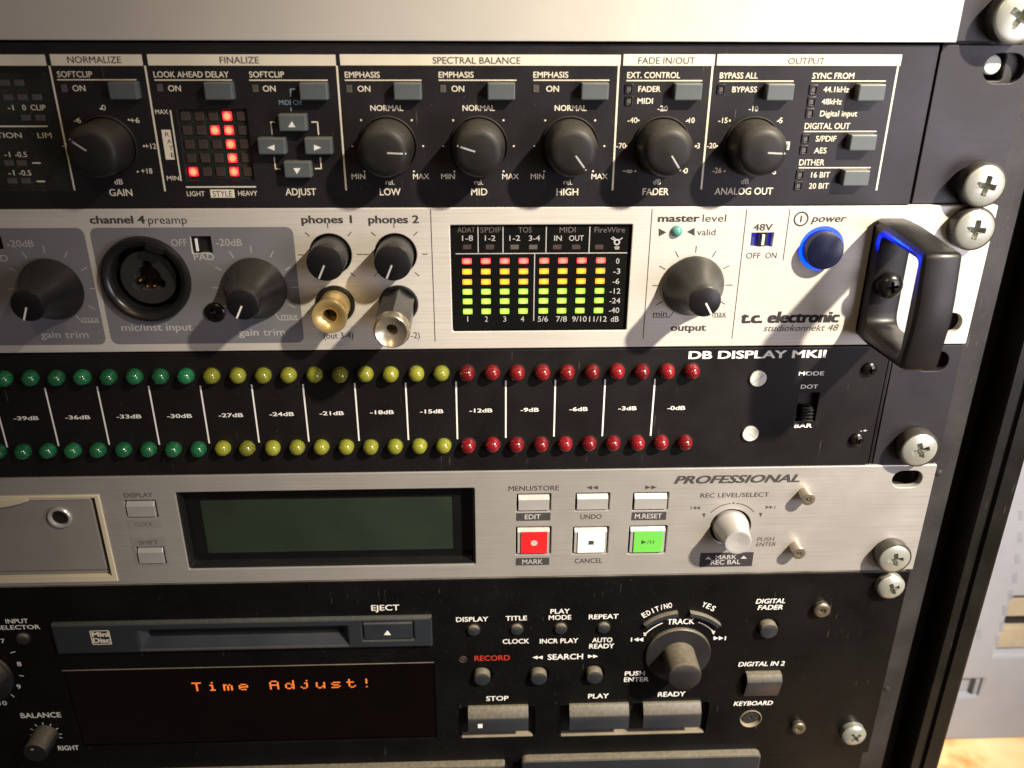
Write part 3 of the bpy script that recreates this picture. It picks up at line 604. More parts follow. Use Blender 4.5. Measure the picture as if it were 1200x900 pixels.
# ================================================================ LEVEL METER (1U)
v0, v1 = at(600, 550.6).y, at(600, 409.6).y
bar = thing('level_meter_unit', 'black level meter unit with two rows of green, yellow and red round lamps', 'level meter', (-95, v0, 0))
er = (at(1040.5, 406).x + at(1019, 545).x) / 2 + .2
part('front_panel', plate([rect(LEFT, v0 + .1, er, v1 - .1), rect(*bounds(936.5, 460.5, 955, 493.5))], -2.4, 0, .25), 'black_paint', bar)
part('rack_ear', plate([rect(er + 1.9, v0 + .1, RIGHT, v1 - .1), SLOT(137.0, -6.6)], -3.2, -.5, .25), 'ear_black', bar)
part('edge_trim', plate([rect(er + .45, v0 + .1, er + 1.45, v1 - .1)], -3, -.4, .2), 'plastic_black', bar)
part('edge_backing', plate([rect(er - 1, v0 + .15, er + 3, v1 - .15)], -4.5, -3.3), 'black_hole', bar)
chassis(bar, v0, v1)
tl, tr = at(3, 445, 1.6), at(811.5, 435.5, 1.6); bl, br = at(26, 531, 1.6), at(803.5, 519, 1.6)
pitch = ((tr.x - tl.x) / 27 + (br.x - bl.x) / 27) / 2
led = lathe([(2.55, 0), (2.55, .35), (2.5, 1.2), (2.3, 2.1), (1.85, 2.9), (1.2, 3.4), (.55, 3.6), (.01, 3.65)], 28)
LM = {k: led.mesh(k + '_lamp', 'led_' + k) for k in ('green', 'yellow', 'red')}
collar = lathe([(2.9, 0), (2.85, .12), (2.55, .12)], 28).mesh('lamp_collar', 'black_hole')
for row, (u1_, vv) in enumerate(((tr.x, (tl.y + tr.y) / 2), (br.x, (bl.y + br.y) / 2))):
    for k in range(36):
        kind = 'red' if k < 10 else 'yellow' if k < 20 else 'green'
        u = u1_ - pitch * k
        if row == 1 or True: o = put(kind + '_lamp', LM[kind], bar, (u, vv, 0)); put('lamp_collar', collar, o, (u, vv, .02)); o.rotation_euler = (random.uniform(-.13, .13), random.uniform(-.13, .13), random.uniform(0, 6))
K = Ink('ink_white'); t = K.T
for k, (x, y, w) in enumerate(((792.5, 478, 21), (735.3, 478.4, 21.5), (678, 479.3, 21.5), (620.7, 480.2, 21.5), (563.5, 481, 27), (505.8, 482, 27.5), (447.5, 483, 28), (388.7, 484.2, 28.5), (330, 485.2, 29), (270.5, 486.5, 29), (210.3, 487.4, 29.5), (151, 488, 29.5), (91, 489, 29.5), (30.5, 490, 29.5))):
    t('-%ddB' % (3 * k), x - w / 2, x + w / 2, y, 4.5, .02)
for q4 in ((-11, 456, 10, 524), (51.5, 454.5, 70, 522.5), (113, 453, 129, 521), (173.5, 452, 187.5, 521), (234, 452, 246, 519.5), (294.5, 450.5, 304, 518.5), (354.5, 450, 362.5, 517.5), (415, 449, 421.5, 516.5), (475, 448.5, 479, 515.5), (534, 447, 536.5, 514.5), (592.5, 446, 593, 513), (650.5, 445, 649.5, 511.5), (709, 444.5, 706, 511), (767.5, 444, 762.5, 510.5)): K.V(*q4, .5)
t('DB DISPLAY MKII', 807, 968, 415.3, 9.0, .03); t('MODE', 936, 965.5, 437.6, 4.6, .016); t('DOT', 938.5, 958.5, 453, 4.6, .016); t('BAR', 931, 951.5, 498.8, 4.6, .016); t('-+', 1008, 1016, 504.5, 3)
K.out('printed_lettering', bar)
a = bounds(936.5, 460.5, 955, 493.5)
s = part('mode_switch', plate([rect(a[0] - .3, a[1] - .3, a[2] + .3, a[3] + .3)], -4, -3), 'black_hole', bar)
p = at(947.5, 485, 1.8); sl = plate([rc(0, 0, 3.6, 4.6, .2)], -3, .2, .2)
for k in range(4): sl.join(plate([rc(0, 0, 3.5, .55)], .1, 2.0 - .25 * (3 - k), .15), (0, 1.7 - 1.15 * k, 0))
part('switch_lever', sl, 'plastic_black', s, (p.x, p.y - .8, 0))
def slotted(px, py, rot):
    p = at(px, py, .6); h = plate([circ(0, 0, 2.75, 36)], 0, .8, .3); o = part('nylon_screw', h, 'nylon', bar, (p.x, p.y, 0), 'white slotted nylon screw', rot)
    part('screw_slot', plate([rc(0, 0, 4.9, .35)], .8, .83), 'ink_pale', o, (p.x, p.y, 0), rot=0)
slotted(888.5, 444, .7); slotted(879.5, 508.5, -.7)
for px, py, r in ((1020.5, 434, .2), (1005.5, 517, .7)):
    p = at(px, py, 1.4); part('panel_screw', polar(cross_fn(1.25, .36, r), 2.35, 1.0, .7, 1.1, n=48), 'screw_dark', bar, (p.x, p.y, 0))
# ================================================================ DISC RECORDER, SILVER (1U)
v0, v1 = at(600, 676.5).y, at(600, 551.6).y
tas = thing('silver_disc_recorder', 'brushed silver disc recorder with dark display and red, white and green buttons', 'disc recorder', (-95, v0, 0))
lx0, ly0, lx1, ly1 = (at(204.5, 578).x + at(222, 668).x) / 2, (at(222, 668).y + at(556, 661).y) / 2, (at(557, 572).x + at(556.5, 661).x) / 2, (at(204, 578).y + at(557, 571).y) / 2
hole_ = [rect(lx0, ly0, lx1, ly1, .6)]
wells = []
def well(x0, y0, x1, y1, r=.5):
    b = bounds(x0, y0, x1, y1); wells.append(rect(*b, r)); return b
small_w = [well(605.5, 579, 645.5, 599), well(674.5, 578, 714, 598), well(742, 577.5, 782.5, 597.5), well(145, 586.5, 186, 606.5), well(158.5, 641, 196, 661)]
big_w = [well(604.5, 617.5, 645.5, 649.5), well(671.5, 617.5, 712, 648.7), well(737.5, 616.5, 779.5, 648.3)]
dk = at(856, 617.3); slot_h = at(1064, 561.5)
doorx = (at(116, 580).x + at(140, 683).x) / 2
doory0 = at(60, 682).y; doory1 = at(60, 580).y
part('front_panel', plate([rect(LEFT, v0 + .1, RIGHT, v1 - .1, .4), rect(-300, doory0 - .0, doorx, doory1)] + hole_ + wells + [circ(dk.x, dk.y, 7.2), SLOT(137.0, slot_h.y, 10.5, 6.6)], -2.4, 0, .25), 'tas_silver', tas)
chassis(tas, v0, v1)
# loading door area
part('cream_frame', plate([rect(-300, doory0 + .05, doorx - .05, doory1 - .05), rect(-298.5, doory0 + 2.3, doorx - 1.7, doory1 - 1.2)], -2.4, .6, .3), 'tas_cream', tas)
dr = part('tray_door', plate([rect(-298, doory0 + 4.6, doorx - 3.2, doory1 - 1.8, .3)], -2.4, -.2, .3), 'tas_grey', tas)
part('tray_gap', plate([rect(-299, doory0 + 2.0, doorx - 1.5, doory1 - 1.0)], -3.2, -2.6), 'black_hole', tas)
part('door_ledge', plate([rect(-298, doory0 + 2.4, doorx - 3.0, doory0 + 4.2, .2)], -2.4, -1.2, .3), 'tas_grey', tas)
part('door_ledge', plate([rect(-298, doory1 - 1.75, doorx - 3.2, doory1 - 1.25, .1)], -2.4, .3, .1), 'tas_cream', tas)
a = [at(x, y, .4) for x, y in ((-60, 596), (-20, 597), (0, 595), (15, 592.5), (27, 589.5), (33, 587), (33, 582.5), (0, 584.5), (-60, 586))]
part('cream_highlight', plate([[(p.x, p.y) for p in a]], -1, 1.0, .45), 'tas_cream', dr)  # curved highlight at the door top, put into cream colour and shape
p = at(70.5, 606, 0); hp = part('headphone_socket', lathe([(3.95, -.2), (4.0, .5), (3.6, 1.0), (3.0, .9), (2.6, .2), (2.5, -1.5)], 40), 'tas_button', dr, (p.x, p.y, 0))
part('socket_hole', plate([circ(0, 0, 2.9)], -.3, .05), 'black_hole', hp, (p.x, p.y, 0))
# display
L_ = part('display_window', plate([rect(lx0 - .3, ly0 - .3, lx1 + .3, ly1 + .3)], -6.2, -4.6), 'gloss_black', tas)
part('display_bezel', plate([rect(lx0 + .02, ly0 + .02, lx1 - .02, ly1 - .02, .5), rect(lx0 + .8, ly0 + .7, lx1 - .8, ly1 - .7, .5)], -4.6, -.5, .4), 'plastic_black', tas)
a = bounds(234, 587, 531, 643, -4.4)
part('liquid_crystal_panel', plate([rect(a[0], a[1], a[2], a[3], .6)], -4.6, -4.35, .05), 'lcd', L_)
# buttons
def tbtn(b4, mat='tas_button', H=.55, shift=0.0):
    c = ((b4[0] + b4[2]) / 2, (b4[1] + b4[3]) / 2); w, h = b4[2] - b4[0] - 1.3, b4[3] - b4[1] - 1.2
    part('button_well', plate([rc(0, 0, w + 1.2, h + 1.2)], -2.3, -2.0), 'black_hole', tas, (c[0], c[1], 0))
    # raised key with a chamfered upper edge
    prof = [(-h / 2, -2), (-h / 2, H - .2), (-h / 2 + .2, H), (h / 2 - 1.5, H), (h / 2 - .1, H - 1.25), (h / 2, -2)]
    k = plate([[(a, b) for a, b in prof]], 0, w, .12, True).map(lambda a, b, c_: (c_ - w / 2, a, b))
    return part('button', k, mat, tas, (c[0], c[1], 0), smooth=12), c
for b4 in small_w: tbtn(b4)
def bigkey(b4, cap, lab, sym):
    o, c = tbtn(b4, 'tas_button', .2); o['label'] = lab
    w, h = b4[2] - b4[0] - 3.2, b4[3] - b4[1] - 2.9
    part('coloured_cap', plate([rc(0, 0, w, h, .2)], .2, .6, .12), cap, o, (c[0] + .2, c[1] - .55, 0))
    k = MB()
    if sym == 'rec': k.join(plate([circ(0, 0, 1.15, 20)], 0.64, 0.64))
    if sym == 'stop': k.join(plate([rc(0, 0, 1.9, 1.7)], 0.64, 0.64))
    if sym == 'play': k.add([(-2.4, -.85, 0.64), (-.6, 0, 0.64), (-2.4, .85, 0.64)], [(0, 1, 2)]); k.join(line(-.3, -.7, .3, .7, .2, 0.64)); k.join(line(.9, -.7, .9, .7, .3, 0.64)); k.join(line(1.9, -.7, 1.9, .7, .3, 0.64))
    part('button_symbol', k, {'rec': 'ink_pale', 'stop': 'ink_grey', 'play': 'ink_grey'}[sym], o, (c[0] + .2, c[1] - .55, 0), smooth=0)
bigkey(big_w[0], 'cap_red', 'red record button with a pale dot', 'rec'); bigkey(big_w[1], 'cap_white', 'white stop button with a grey square', 'stop'); bigkey(big_w[2], 'cap_green', 'green play and pause button', 'play')
K = Ink('ink_grey'); t = K.T
t('MENU/STORE', 596, 655, 572, 5.6, .006); t('UNDO', 680.3, 705, 605.3, 5.4, .006); t('CANCEL', 673.5, 706, 657, 5.4, .006); t('PROFESSIONAL', 790, 937.5, 561.3, 9.2, .035, .3); t('REC LEVEL/SELECT', 821, 901, 580, 5.0, .008)
t('PUSH', 887, 907.5, 631.8, 4.6, 0, .15); t('ENTER', 886, 909, 637.8, 4.6, 0, .15)
for x in (690.5, 697.5): tri(K, x, 571.3, 6.5, 4.6, 'l')
for x in (759.5, 766.5): tri(K, x, 571, 6.5, 4.6, 'r')
for x in (813.5, 818): tri(K, x, 595, 4.4, 3.6, 'l')
for x in (899.5, 904): tri(K, x, 594.3, 4.4, 3.6, 'r')
K.V(809.8, 593.2, 809.8, 597, .25); K.V(908, 592.5, 908, 596.2, .25)
K.arc(dk.x, dk.y, 9.6, -52, -6, .28); K.arc(dk.x, dk.y, 9.6, 6, 52, .28); K.dot(dk.x, dk.y + 9.7, .35)
tri(K, 825, 604, 4, 5, 'd'); tri(K, 891.3, 603.5, 4, 5, 'd')
K.out('printed_lettering', tas)
for a in ((605, 601.3, 645, 609.7), (740.5, 600.3, 780.3, 609), (604.5, 654, 643.5, 661.8)): K = Ink('ink_grey'); K.R(*a); K.out('dark_label_box', tas)
K = Ink('ink_dark', .05); K.R(821, 648, 881, 663.3); K.out('dark_label_box', tas)
K = Ink('ink_faint', .05); K.R(148.5, 610, 189.5, 618.2); K.out('dark_label_box', tas)
b4 = small_w[4]; K = Ink('ink_faint', .05); a = bounds(152.5, 630, 199, 662.5)
K.mb.join(plate([rect(*a), rect(b4[0] - .05, b4[1] - .05, b4[2] + .05, b4[3] + .05)], .05, .05)); K.out('dark_label_box', tas)
K = Ink('ink_pale', .10); t = K.T
t('EDIT', 615, 633.5, 605.4, 5.4, .01); t('M.RESET', 744, 775.5, 604.6, 5.4, .01); t('MARK', 612, 636, 658, 5.4, .01); t('MARK', 838.5, 863, 652.6, 4.8, .01); t('REC BAL', 833, 867.5, 658.5, 5.2, .01); tri(K, 830, 653.6, 7.5, 3.4, 'u'); tri(K, 871.5, 652.8, 7.5, 3.4, 'u')
K.out('label_box_lettering', tas)
K = Ink('ink_dim', .10); K.T('DISPLAY', 145.5, 179, 580, 5.2, .006); K.T('CLOCK', 158, 179, 614.2, 4.6); K.T('SHIFT', 163, 185.5, 635.5, 4.8, .006); K.out('faint_lettering', tas)
part('knob_recess', lathe([(7.2, -.1), (7.1, -2.2), (.01, -2.3)]), 'black_hole', tas, (dk.x, dk.y, 0))
part('silver_knob', lathe([(6.3, -2), (6.3, 1.0), (6.0, 2.2), (5.3, 5.0), (4.9, 7.4), (4.75, 9.3), (4.5, 9.8), (4.0, 9.9), (3.5, 9.75), (.01, 9.5)], 64), 'tas_button', tas, (dk.x, dk.y, 0))
for px, py in ((948, 586), (937, 649.5)):
    p = at(px, py, 4.5); part('hex_socket_screw', polar(hex_fn(1.25), 2.35, 4.3, .1, 1.8, side=.35, n=48), 'hex_steel', tas, (p.x, p.y, 0))
# ================================================================ MINI DISC DECK (2U)
v0, v1 = at(700, 890.6).y, at(600, 677.8).y
md = thing('minidisc_deck', 'black disc deck with amber Time Adjust! display, slot loader and dusty knobs', 'disc deck', (-95, v0, 0))
ejl = bounds(62, 726, 506.5, 755); dispb = (at(72, 785).x, at(500, 866).y, (at(508, 777).x + at(513, 864).x) / 2, at(300, 780.8).y)
mw_ = []
stopw = bounds(537.5, 829, 627, 863); playw = bounds(656, 826, 827, 859)
mw_ += [rect(*stopw, 1.6), rect(*playw, 1.6)]
rbtn = [(565, 791, 4.1, 3.15), (631, 790.5, 4.1, 3.15), (696, 789, 4.1, 3.15), (899, 735, 4.2, 3.4)]
for x, y, R_, r_ in rbtn:
    p = at(x, y); mw_.append(circ(p.x, p.y, R_, 28))
din = at(879.5, 842); mw_.append(circ(din.x, din.y, 4.3, 28))
dwell = bounds(873, 787, 911, 813)
mw_.append(rect(dwell[0], dwell[1], dwell[2], dwell[3], .4))
mdr = (at(1060, 707).x + at(1020, 850).x) / 2
slot_ = bounds(163, 735.5, 409, 752)
part('front_panel', plate([rect(LEFT, v0 + .1, min(mdr + .6, RIGHT), v1 - .1, .6), rect(*dispb), rect(slot_[0], slot_[1], slot_[2], slot_[3])] + mw_, -2.6, 0, .35), 'md_black', md)
chassis(md, v0, v1)
# loader
M['beige_edge'] = surf('beige_metal_edge', (0.20, 0.18, 0.14), 0.5, metal=0.4, var=0.5, bump=0.5)
part('top_edge_strip', plate([rect(LEFT, v1 - .08, mdr - 1, v1 + .32)], -2.6, -.25, .1), 'beige_edge', md)  # thin beige strip along the deck's top edge
a0, a1, a2, a3 = at(63.5, 740).x, at(300, 759).y, at(506.5, 735).x, at(300, 724).y
eb = bounds(424.5, 729.5, 485, 748.5, 1.5)
bz = part('loader_bezel', plate([rect(a0, a1, a2, a3, .5), rect(slot_[0], slot_[1], slot_[2], slot_[3], .3), rect(*eb, .3)], 0.02, 1.8, .8), 'md_bezel', md)
sl0, sl1, sl2, sl3 = slot_
part('slot_throat', MB().add([(sl0, sl1, 1.4), (sl2, sl1, 1.4), (sl2 - 2.2, sl1 + 2.6, -2.2), (sl0 + 2.2, sl1 + 2.6, -2.2), (sl0, sl3, 1.4), (sl2, sl3, 1.4), (sl2 - 2.2, sl3 - .6, -2.2), (sl0 + 2.2, sl3 - .6, -2.2)], [(0, 1, 2, 3), (4, 7, 6, 5), (0, 3, 7, 4), (1, 5, 6, 2)]), 'md_slate', bz, smooth=0)
part('slot_flap', plate([rect(sl0 + 2.2, sl1 + 2.6, sl2 - 2.2, sl3 - .5)], -3.2, -2.3), 'black_hole', bz)
ej = part('eject_button', plate([rect(eb[0] + .3, eb[1] + .3, eb[2] - .3, eb[3] - .3, .2)], .1, 2.0, .35), 'md_bezel', bz)
K = Ink('ink_white', .05); K.d = 2.0; tri(K, 454, 741.3, 8.5, 5.6, 'u'); K.out('eject_symbol', ej)
K = Ink('ink_cream', .05); K.d = 1.8; a = bounds(104.5, 739, 131.5, 755, 1.8); a = (a[0], a[1], a[2], a[3])
K.mb.join(plate([rect(*a, .5), rect(a[0] + .35, a[1] + .35, a[2] - .35, a[3] - .35, .4)], 1.85, 1.85)); K.T('Mini', 107.5, 127.5, 743.3, 5.6, .04); K.T('Disc', 109, 129, 750.3, 5.6, .04); K.out('disc_format_logo', bz)
# display
vf = part('display_glass', plate([rect(dispb[0] - .2, dispb[1] - .2, dispb[2] + .2, dispb[3] + .2)], -2.6, -.9), 'vfd', md)
part('display_top_edge', plate([rect(dispb[0], dispb[3] - .3, dispb[2], dispb[3])], -.9, -.05), 'tan_rim', md)
G = {'T': ['11111', '00100', '00100', '00100', '00100', '00100', '00100'], 'i': ['00100', '00000', '01100', '00100', '00100', '00100', '01110'], 'm': ['00000', '00000', '11010', '10101', '10101', '10101', '10101'],
     'e': ['00000', '00000', '01110', '10001', '11111', '10000', '01110'], 'A': ['01110', '10001', '10001', '11111', '10001', '10001', '10001'], 'd': ['00001', '00001', '01101', '10011', '10001', '10011', '01101'],
     'j': ['00010', '00000', '00110', '00010', '00010', '10010', '01100'], 'u': ['00000', '00000', '10001', '10001', '10001', '10011', '01101'], 's': ['00000', '00000', '01111', '10000', '01110', '00001', '11110'],
     't': ['01000', '01000', '11110', '01000', '01000', '01001', '00110'], '!': ['00100', '00100', '00100', '00100', '00000', '00000', '00100']}
c0, c1 = at(230.5, 804.5, -.8), at(429.5, 800.8, -.8)
for k, ch in enumerate('Time Adjust!'):
    if ch == ' ': continue
    mb = MB()
    for r, rowb in enumerate(G[ch]):
        for c, bit in enumerate(rowb):
            if bit == '1': mb.join(plate([rc((c - 2) * .70, (3 - r) * .60, .60, .50)], 0, 0))
    part('lit_character', mb, 'vfd_lit', vf, (c0.x + (c1.x - c0.x) * k / 11, (c0.y + c1.y) / 2, -.8), smooth=0)
# lettering
K = Ink('ink_white'); t = K.T; B = .014
t('INPUT', 6.5, 33, 727.7, 5.0, B); t('SELECTOR', -4, 47, 735, 4.8, B); t('7', 1, 5.5, 751, 5, B); t('8', 20, 25, 778, 5, B); t('9', 19.5, 24.5, 804.5, 5, B); t('10', -1, 8, 823.8, 5, B)
t('BALANCE', 24, 71.5, 838, 5.8, B); t('RIGHT', 68, 92.5, 876.3, 5.2, .02); t('EJECT', 435, 468, 712, 6.4, B)
t('DISPLAY', 534.5, 572, 725.6, 5.3, B); t('TITLE', 592.5, 617.5, 724.3, 5.3, B); t('CLOCK', 589, 620, 751.4, 5.3, B); t('PLAY', 645, 667.5, 716.2, 5.3, B); t('MODE', 643, 669.3, 723.4, 5.3, B); t('INCR PLAY', 632.5, 677.3, 750.9, 5.3, B)
t('REPEAT', 690, 724.7, 722.5, 5.3, B); t('AUTO', 694, 717.5, 749.9, 5.3, B); t('READY', 690.5, 719.7, 757, 5.3, B); t('SEARCH', 641.8, 683.2, 769.5, 6.2, B); t('STOP', 569.8, 595.8, 818.3, 5.3, B); t('PLAY', 689.3, 713.3, 815.5, 5.3, B); t('READY', 771, 803, 813.3, 5.3, B)
t('TRACK', 782, 813.7, 728.2, 6.2, B); t('PUSH', 732.3, 755.5, 789, 5.0, B); t('ENTER', 731.3, 760, 796, 5.0, B); t('DIGITAL', 886, 920.3, 704.2, 5.3, B, .15); t('FADER', 888, 917.3, 711.6, 5.3, B, .15); t('DIGITAL IN 2', 865.3, 919.3, 777.8, 5.0, B, .15); t('KEYBOARD', 860, 905.5, 824, 4.8, B, .15)
for x in (627, 633): tri(K, x, 770.3, 6, 4, 'l')
for x in (692, 698): tri(K, x, 769, 6, 4, 'r')
for x in (745.5, 751): tri(K, x, 749.4, 5.5, 4.4, 'l')
for x in (839, 845): tri(K, x, 747.7, 5.5, 4.4, 'r')
K.V(740, 747.2, 740, 751.6, .4); K.V(850, 745.6, 850, 750, .4)
mk = at(794, 766)
K.arc(mk.x, mk.y, 16.1, -56, -25, .34); K.arc(mk.x, mk.y, 16.1, 24, 54, .34); tri(K, 756, 743.5, 4.5, 4, 'd'); tri(K, 836, 741.5, 4.5, 4, 'd')
for s, cx, cy, r0 in (('EDIT/NO', 770, 713.5, .36), ('YES', 830.5, 710.3, -.42)):
    n = len(s); w_ = 38 if n > 3 else 17
    for k, ch in enumerate(s):
        f = (k + .5) / n - .5; ang = r0 - f * (.42 if n > 3 else .25); cw = w_ / n * (.22 if ch == 'I' else .42 if ch == '/' else .8)
        px = cx + f * w_ * math.cos(r0); py = cy - f * w_ * math.sin(r0) + (2.0 if n > 3 else .8) * (abs(f) * 2) ** 2
        K.T(ch, px - cw / 2, px + cw / 2, py, 5.8, B, 0, ang)
big = at(-23, 793)
for x0, y0, x1, y1 in ((12.5, 765, 18, 763.5), (22.5, 791.3, 28, 792.3), (12.8, 813.5, 17, 816.8)): 
    a, b = at(x0, y0), at(x1, y1); K.mmline(a.x, a.y, b.x, b.y, .32)
bk = at(54, 860.5); ticks(K, bk, 4.9, 6.0, [-90, -60, -30, 0, 30, 60, 90, 110], .32)
b2 = at(-30, 861); ticks(K, b2, 8.0, 9.2, [60, 90, 110], .32)
K.out('printed_lettering', md)
K = Ink('ink_red'); K.T('RECORD', 556, 597.5, 771, 6, B); K.out('record_lettering', md, 'red lettering')
# knobs
def body(name, prof, pos, mat='md_knob', n=56): return part(name, lathe(prof, n), mat, md, (pos.x, pos.y, 0))
jk = body('track_knob', [(12.4, 0), (12.3, .9), (12.0, 1.2), (6.4, 1.2), (6.3, 1.4), (6.2, 11.6), (5.95, 12.3), (5.4, 12.6), (.01, 12.5)], mk)
ik = body('input_knob', [(11.9, 0), (11.8, 1.0), (11.2, 1.3), (10.6, 5), (10.0, 13), (9.4, 13.5), (.01, 13.5)], big)
bb = body('balance_knob', [(4.6, 0), (4.5, .5), (4.35, 8.4), (4.1, 9.0), (.01, 9.0)], bk)
p = at(38, 878.5, 9.05); part('pointer_line', line(-.6, 0, .5, .2, .4, 9.06), 'ink_white', bb, (p.x, p.y, 0), smooth=0)
sb = lathe([(2.25, -.2), (2.25, .7), (2.05, 1.05), (1.5, 1.25), (.01, 1.35)], 28).mesh('round_button', 'md_button')
for x, y in ((555, 739), (605.5, 738), (657, 737), (707.5, 736), (26.5, 749)):
    p = at(x, y, .6); o = put('round_button', sb, md, (p.x, p.y, 0)); part('button_collar', lathe([(2.8, .02), (2.75, .1), (2.3, .06)], 28), 'black_hole', o, (p.x, p.y, 0))
for x, y, R_, r_ in rbtn:
    p = at(x, y); o = part('round_button', lathe([(r_, -2.4), (r_, 1.8), (r_ - .25, 2.3), (r_ - .8, 2.5), (.01, 2.5)], 32), 'md_button', md, (p.x, p.y, 0))
    part('button_collar', lathe([(R_ + .05, -.02), (R_ + .1, .12), (R_ - .15, .1), (R_ - .25, -2.2), (.01, -2.4)], 32), 'md_black', o, (p.x, p.y, 0))
# transport keys with a dusty sloping top
def key(x0, x1, ytop, ybot, sym=False):
    a, b = at(x0, ybot, 3.4), at(x1, ytop, 1.0); w, h = b.x - a.x, b.y - a.y
    prof = [(0, -2.5), (0, 3.2), (.25, 3.5), (h * .62, 3.5), (h * .70, 3.3), (h, 1.0), (h, -2.5)]
    k = plate([prof], 0, w, .2, True).map(lambda p_, q_, c_: (c_, p_, q_))
    o = part('transport_button', k, 'md_button', md, (a.x, a.y, 0))
    if sym: s_ = Ink('ink_white', .04); s_.d = 3.5; s_.R(560, 848.5, 565.5, 853); s_.out('stop_symbol', o)
key(549, 619, 827.5, 858.5, True); key(667, 737, 825, 856); key(753, 821.5, 823, 854)
for w in (stopw, playw): 
    part('button_well', plate([rect(w[0] - .3, w[1] - .3, w[2] + .3, w[3] + .3)], -3.4, -2.6), 'black_hole', md)
    part('well_rim', plate([rect(w[0] + .9, w[1] + .02, w[2] - .9, w[1] + .45, .2)], -2.6, -.05, .15), 'tan_rim', md, label='lighter strip on the lower rim')  # tan strip along the well's lower rim, lighter than the deck
    part('well_trim', plate([rect(w[0] - .35, w[1] - .35, w[2] + .35, w[3] + .35, 1.9), rect(w[0], w[1], w[2], w[3], 1.6)], 0, .15, .06), 'md_black', md)
# digital input key and keyboard socket
w_, h_ = dwell[2] - dwell[0] - .6, dwell[3] - dwell[1] - .3
k = plate([[(0, -2.5), (0, 1.2), (h_ * .2, 2.0), (h_ * .72, 3.4), (h_ * .8, 3.4), (h_, 2.0), (h_, -2.5)]], 0, w_, .2, True).map(lambda p_, q_, c_: (c_, p_, q_))
part('rocker_button', k, 'md_button', md, (dwell[0] + .3, dwell[1] + .3, 0))
ds = part('keyboard_socket', lathe([(4.35, -.05), (4.35, .25), (4.1, .4), (3.6, -.6), (3.3, -1.6), (.01, -1.7)], 32), 'tan_rim', md, (din.x, din.y, 0))
dp = [circ(0, 0, 3.35, 32)] + [circ(2.2 * math.cos(math.radians(g)), 2.2 * math.sin(math.radians(g)), .42, 10) for g in (10, 65, 115, 170, 235, 305)] + [rc(0, -.3, 1.3, .9)]
part('socket_insert', plate(dp, -1.8, -.15, .08), 'socket_grey', ds, (din.x, din.y + .75, 0))
p = at(542.5, 772.5); part('record_lamp', lathe([(1.5, 0), (1.45, .3), (1.1, .3), (1.05, -.1), (.6, .1), (.01, .2)], 20), 'led_off', md, (p.x, p.y, 0))
for x0, y0, x1, y1, g0_, g1_ in ((0, 0, 0, 0, -43, -5), (0, 0, 0, 0, 8, 46)):
    sec = []
    for k in range(13): a = math.radians(g0_ + (g1_ - g0_) * k / 12); sec.append((20.4 * math.sin(a), 20.4 * math.cos(a)))
    for k in range(13): a = math.radians(g1_ - (g1_ - g0_) * k / 12); sec.append((18.5 * math.sin(a), 18.5 * math.cos(a)))
    part('curved_button', plate([sec], 0, 1.8, .3), 'md_button', md, (mk.x, mk.y, 0))
for px, py, r in ((964, 716.5, 3.1), (936.5, 855, 2.8)):
    p = at(px, py, 2.2); part('hex_socket_screw', polar(hex_fn(1.5), r, 2.2, .15, 2.0, side=.9, n=48), 'dirty_steel', md, (p.x, p.y, 0))
# ================================================================ UNIT BELOW
vb = at(700, 891.5).y
low = thing('black_unit_below', 'black unit cut off by the bottom edge, with two dusty rounded bezels', 'audio unit', (-95, vb - 44, 0))
part('front_panel', plate([rect(LEFT, vb - 44, 144.5, vb - .3, .6)], -2.6, -1.2, .3), 'md_black', low)
q = at(592, 897, 3); r_ = at(611, 890, 3); s_ = at(893, 886, 3)
part('bezel', plate([rect(LEFT + 20, vb - 40, q.x, q.y, 1.0)], -1.2, 3.0, 1.0), 'md_button', low)
part('bezel', plate([rect(r_.x, vb - 40, s_.x, (r_.y + s_.y) / 2, 2.5)], -1.2, 3.0, 1.0), 'md_button', low)
chassis(low, vb - 44, vb)
# ================================================================ THINGS PLUGGED IN, SCREWS
g = thing('gold_plug_adapter', 'gold plated headphone adapter plugged in under the phones 1 knob', 'adapter', (j1.x, j1.y, 0))
part('adapter_body', lathe([(4.7, -5), (4.7, 3.0), (4.55, 6.0), (4.7, 8.6), (5.15, 9.8), (5.25, 10.9), (5.05, 11.4), (4.6, 11.45), (3.9, 11.1), (2.5, 10.7), (2.15, 10.3), (2.05, 4)], 64), 'gold', g, (j1.x, j1.y, 0))
part('socket_bore', lathe([(2.1, 4.5), (.01, 4.4)], 24), 'black_hole', g, (j1.x, j1.y, 0))
g = thing('nickel_plug_adapter', 'dark hexagonal headphone adapter sticking out under the phones 2 knob', 'adapter', (j2.x, j2.y, 0))
hx = []
for z, R_ in ((-4, 5.2), (1.0, 5.5), (20.0, 5.7), (22.0, 5.5)): hx.append([(R_ * math.cos(PI / 3 * k + .42), R_ * math.sin(PI / 3 * k + .42), z) for k in range(6)])
mb = MB().add([p for r in hx for p in r], [(j * 6 + i, j * 6 + (i + 1) % 6, (j + 1) * 6 + (i + 1) % 6, (j + 1) * 6 + i) for j in range(3) for i in range(6)])
part('hexagonal_body', mb, 'adapter', g, (j2.x, j2.y, 0), smooth=20)
part('end_ring', lathe([(5.4, 21.8), (5.15, 23.2), (4.75, 24.0), (4.5, 24.2), (4.2, 24.0), (3.0, 23.2), (1.8, 22.8), (1.6, 22.4), (1.55, 15), (.01, 15)], 56), 'ring_nickel', g, (j2.x, j2.y, 0))
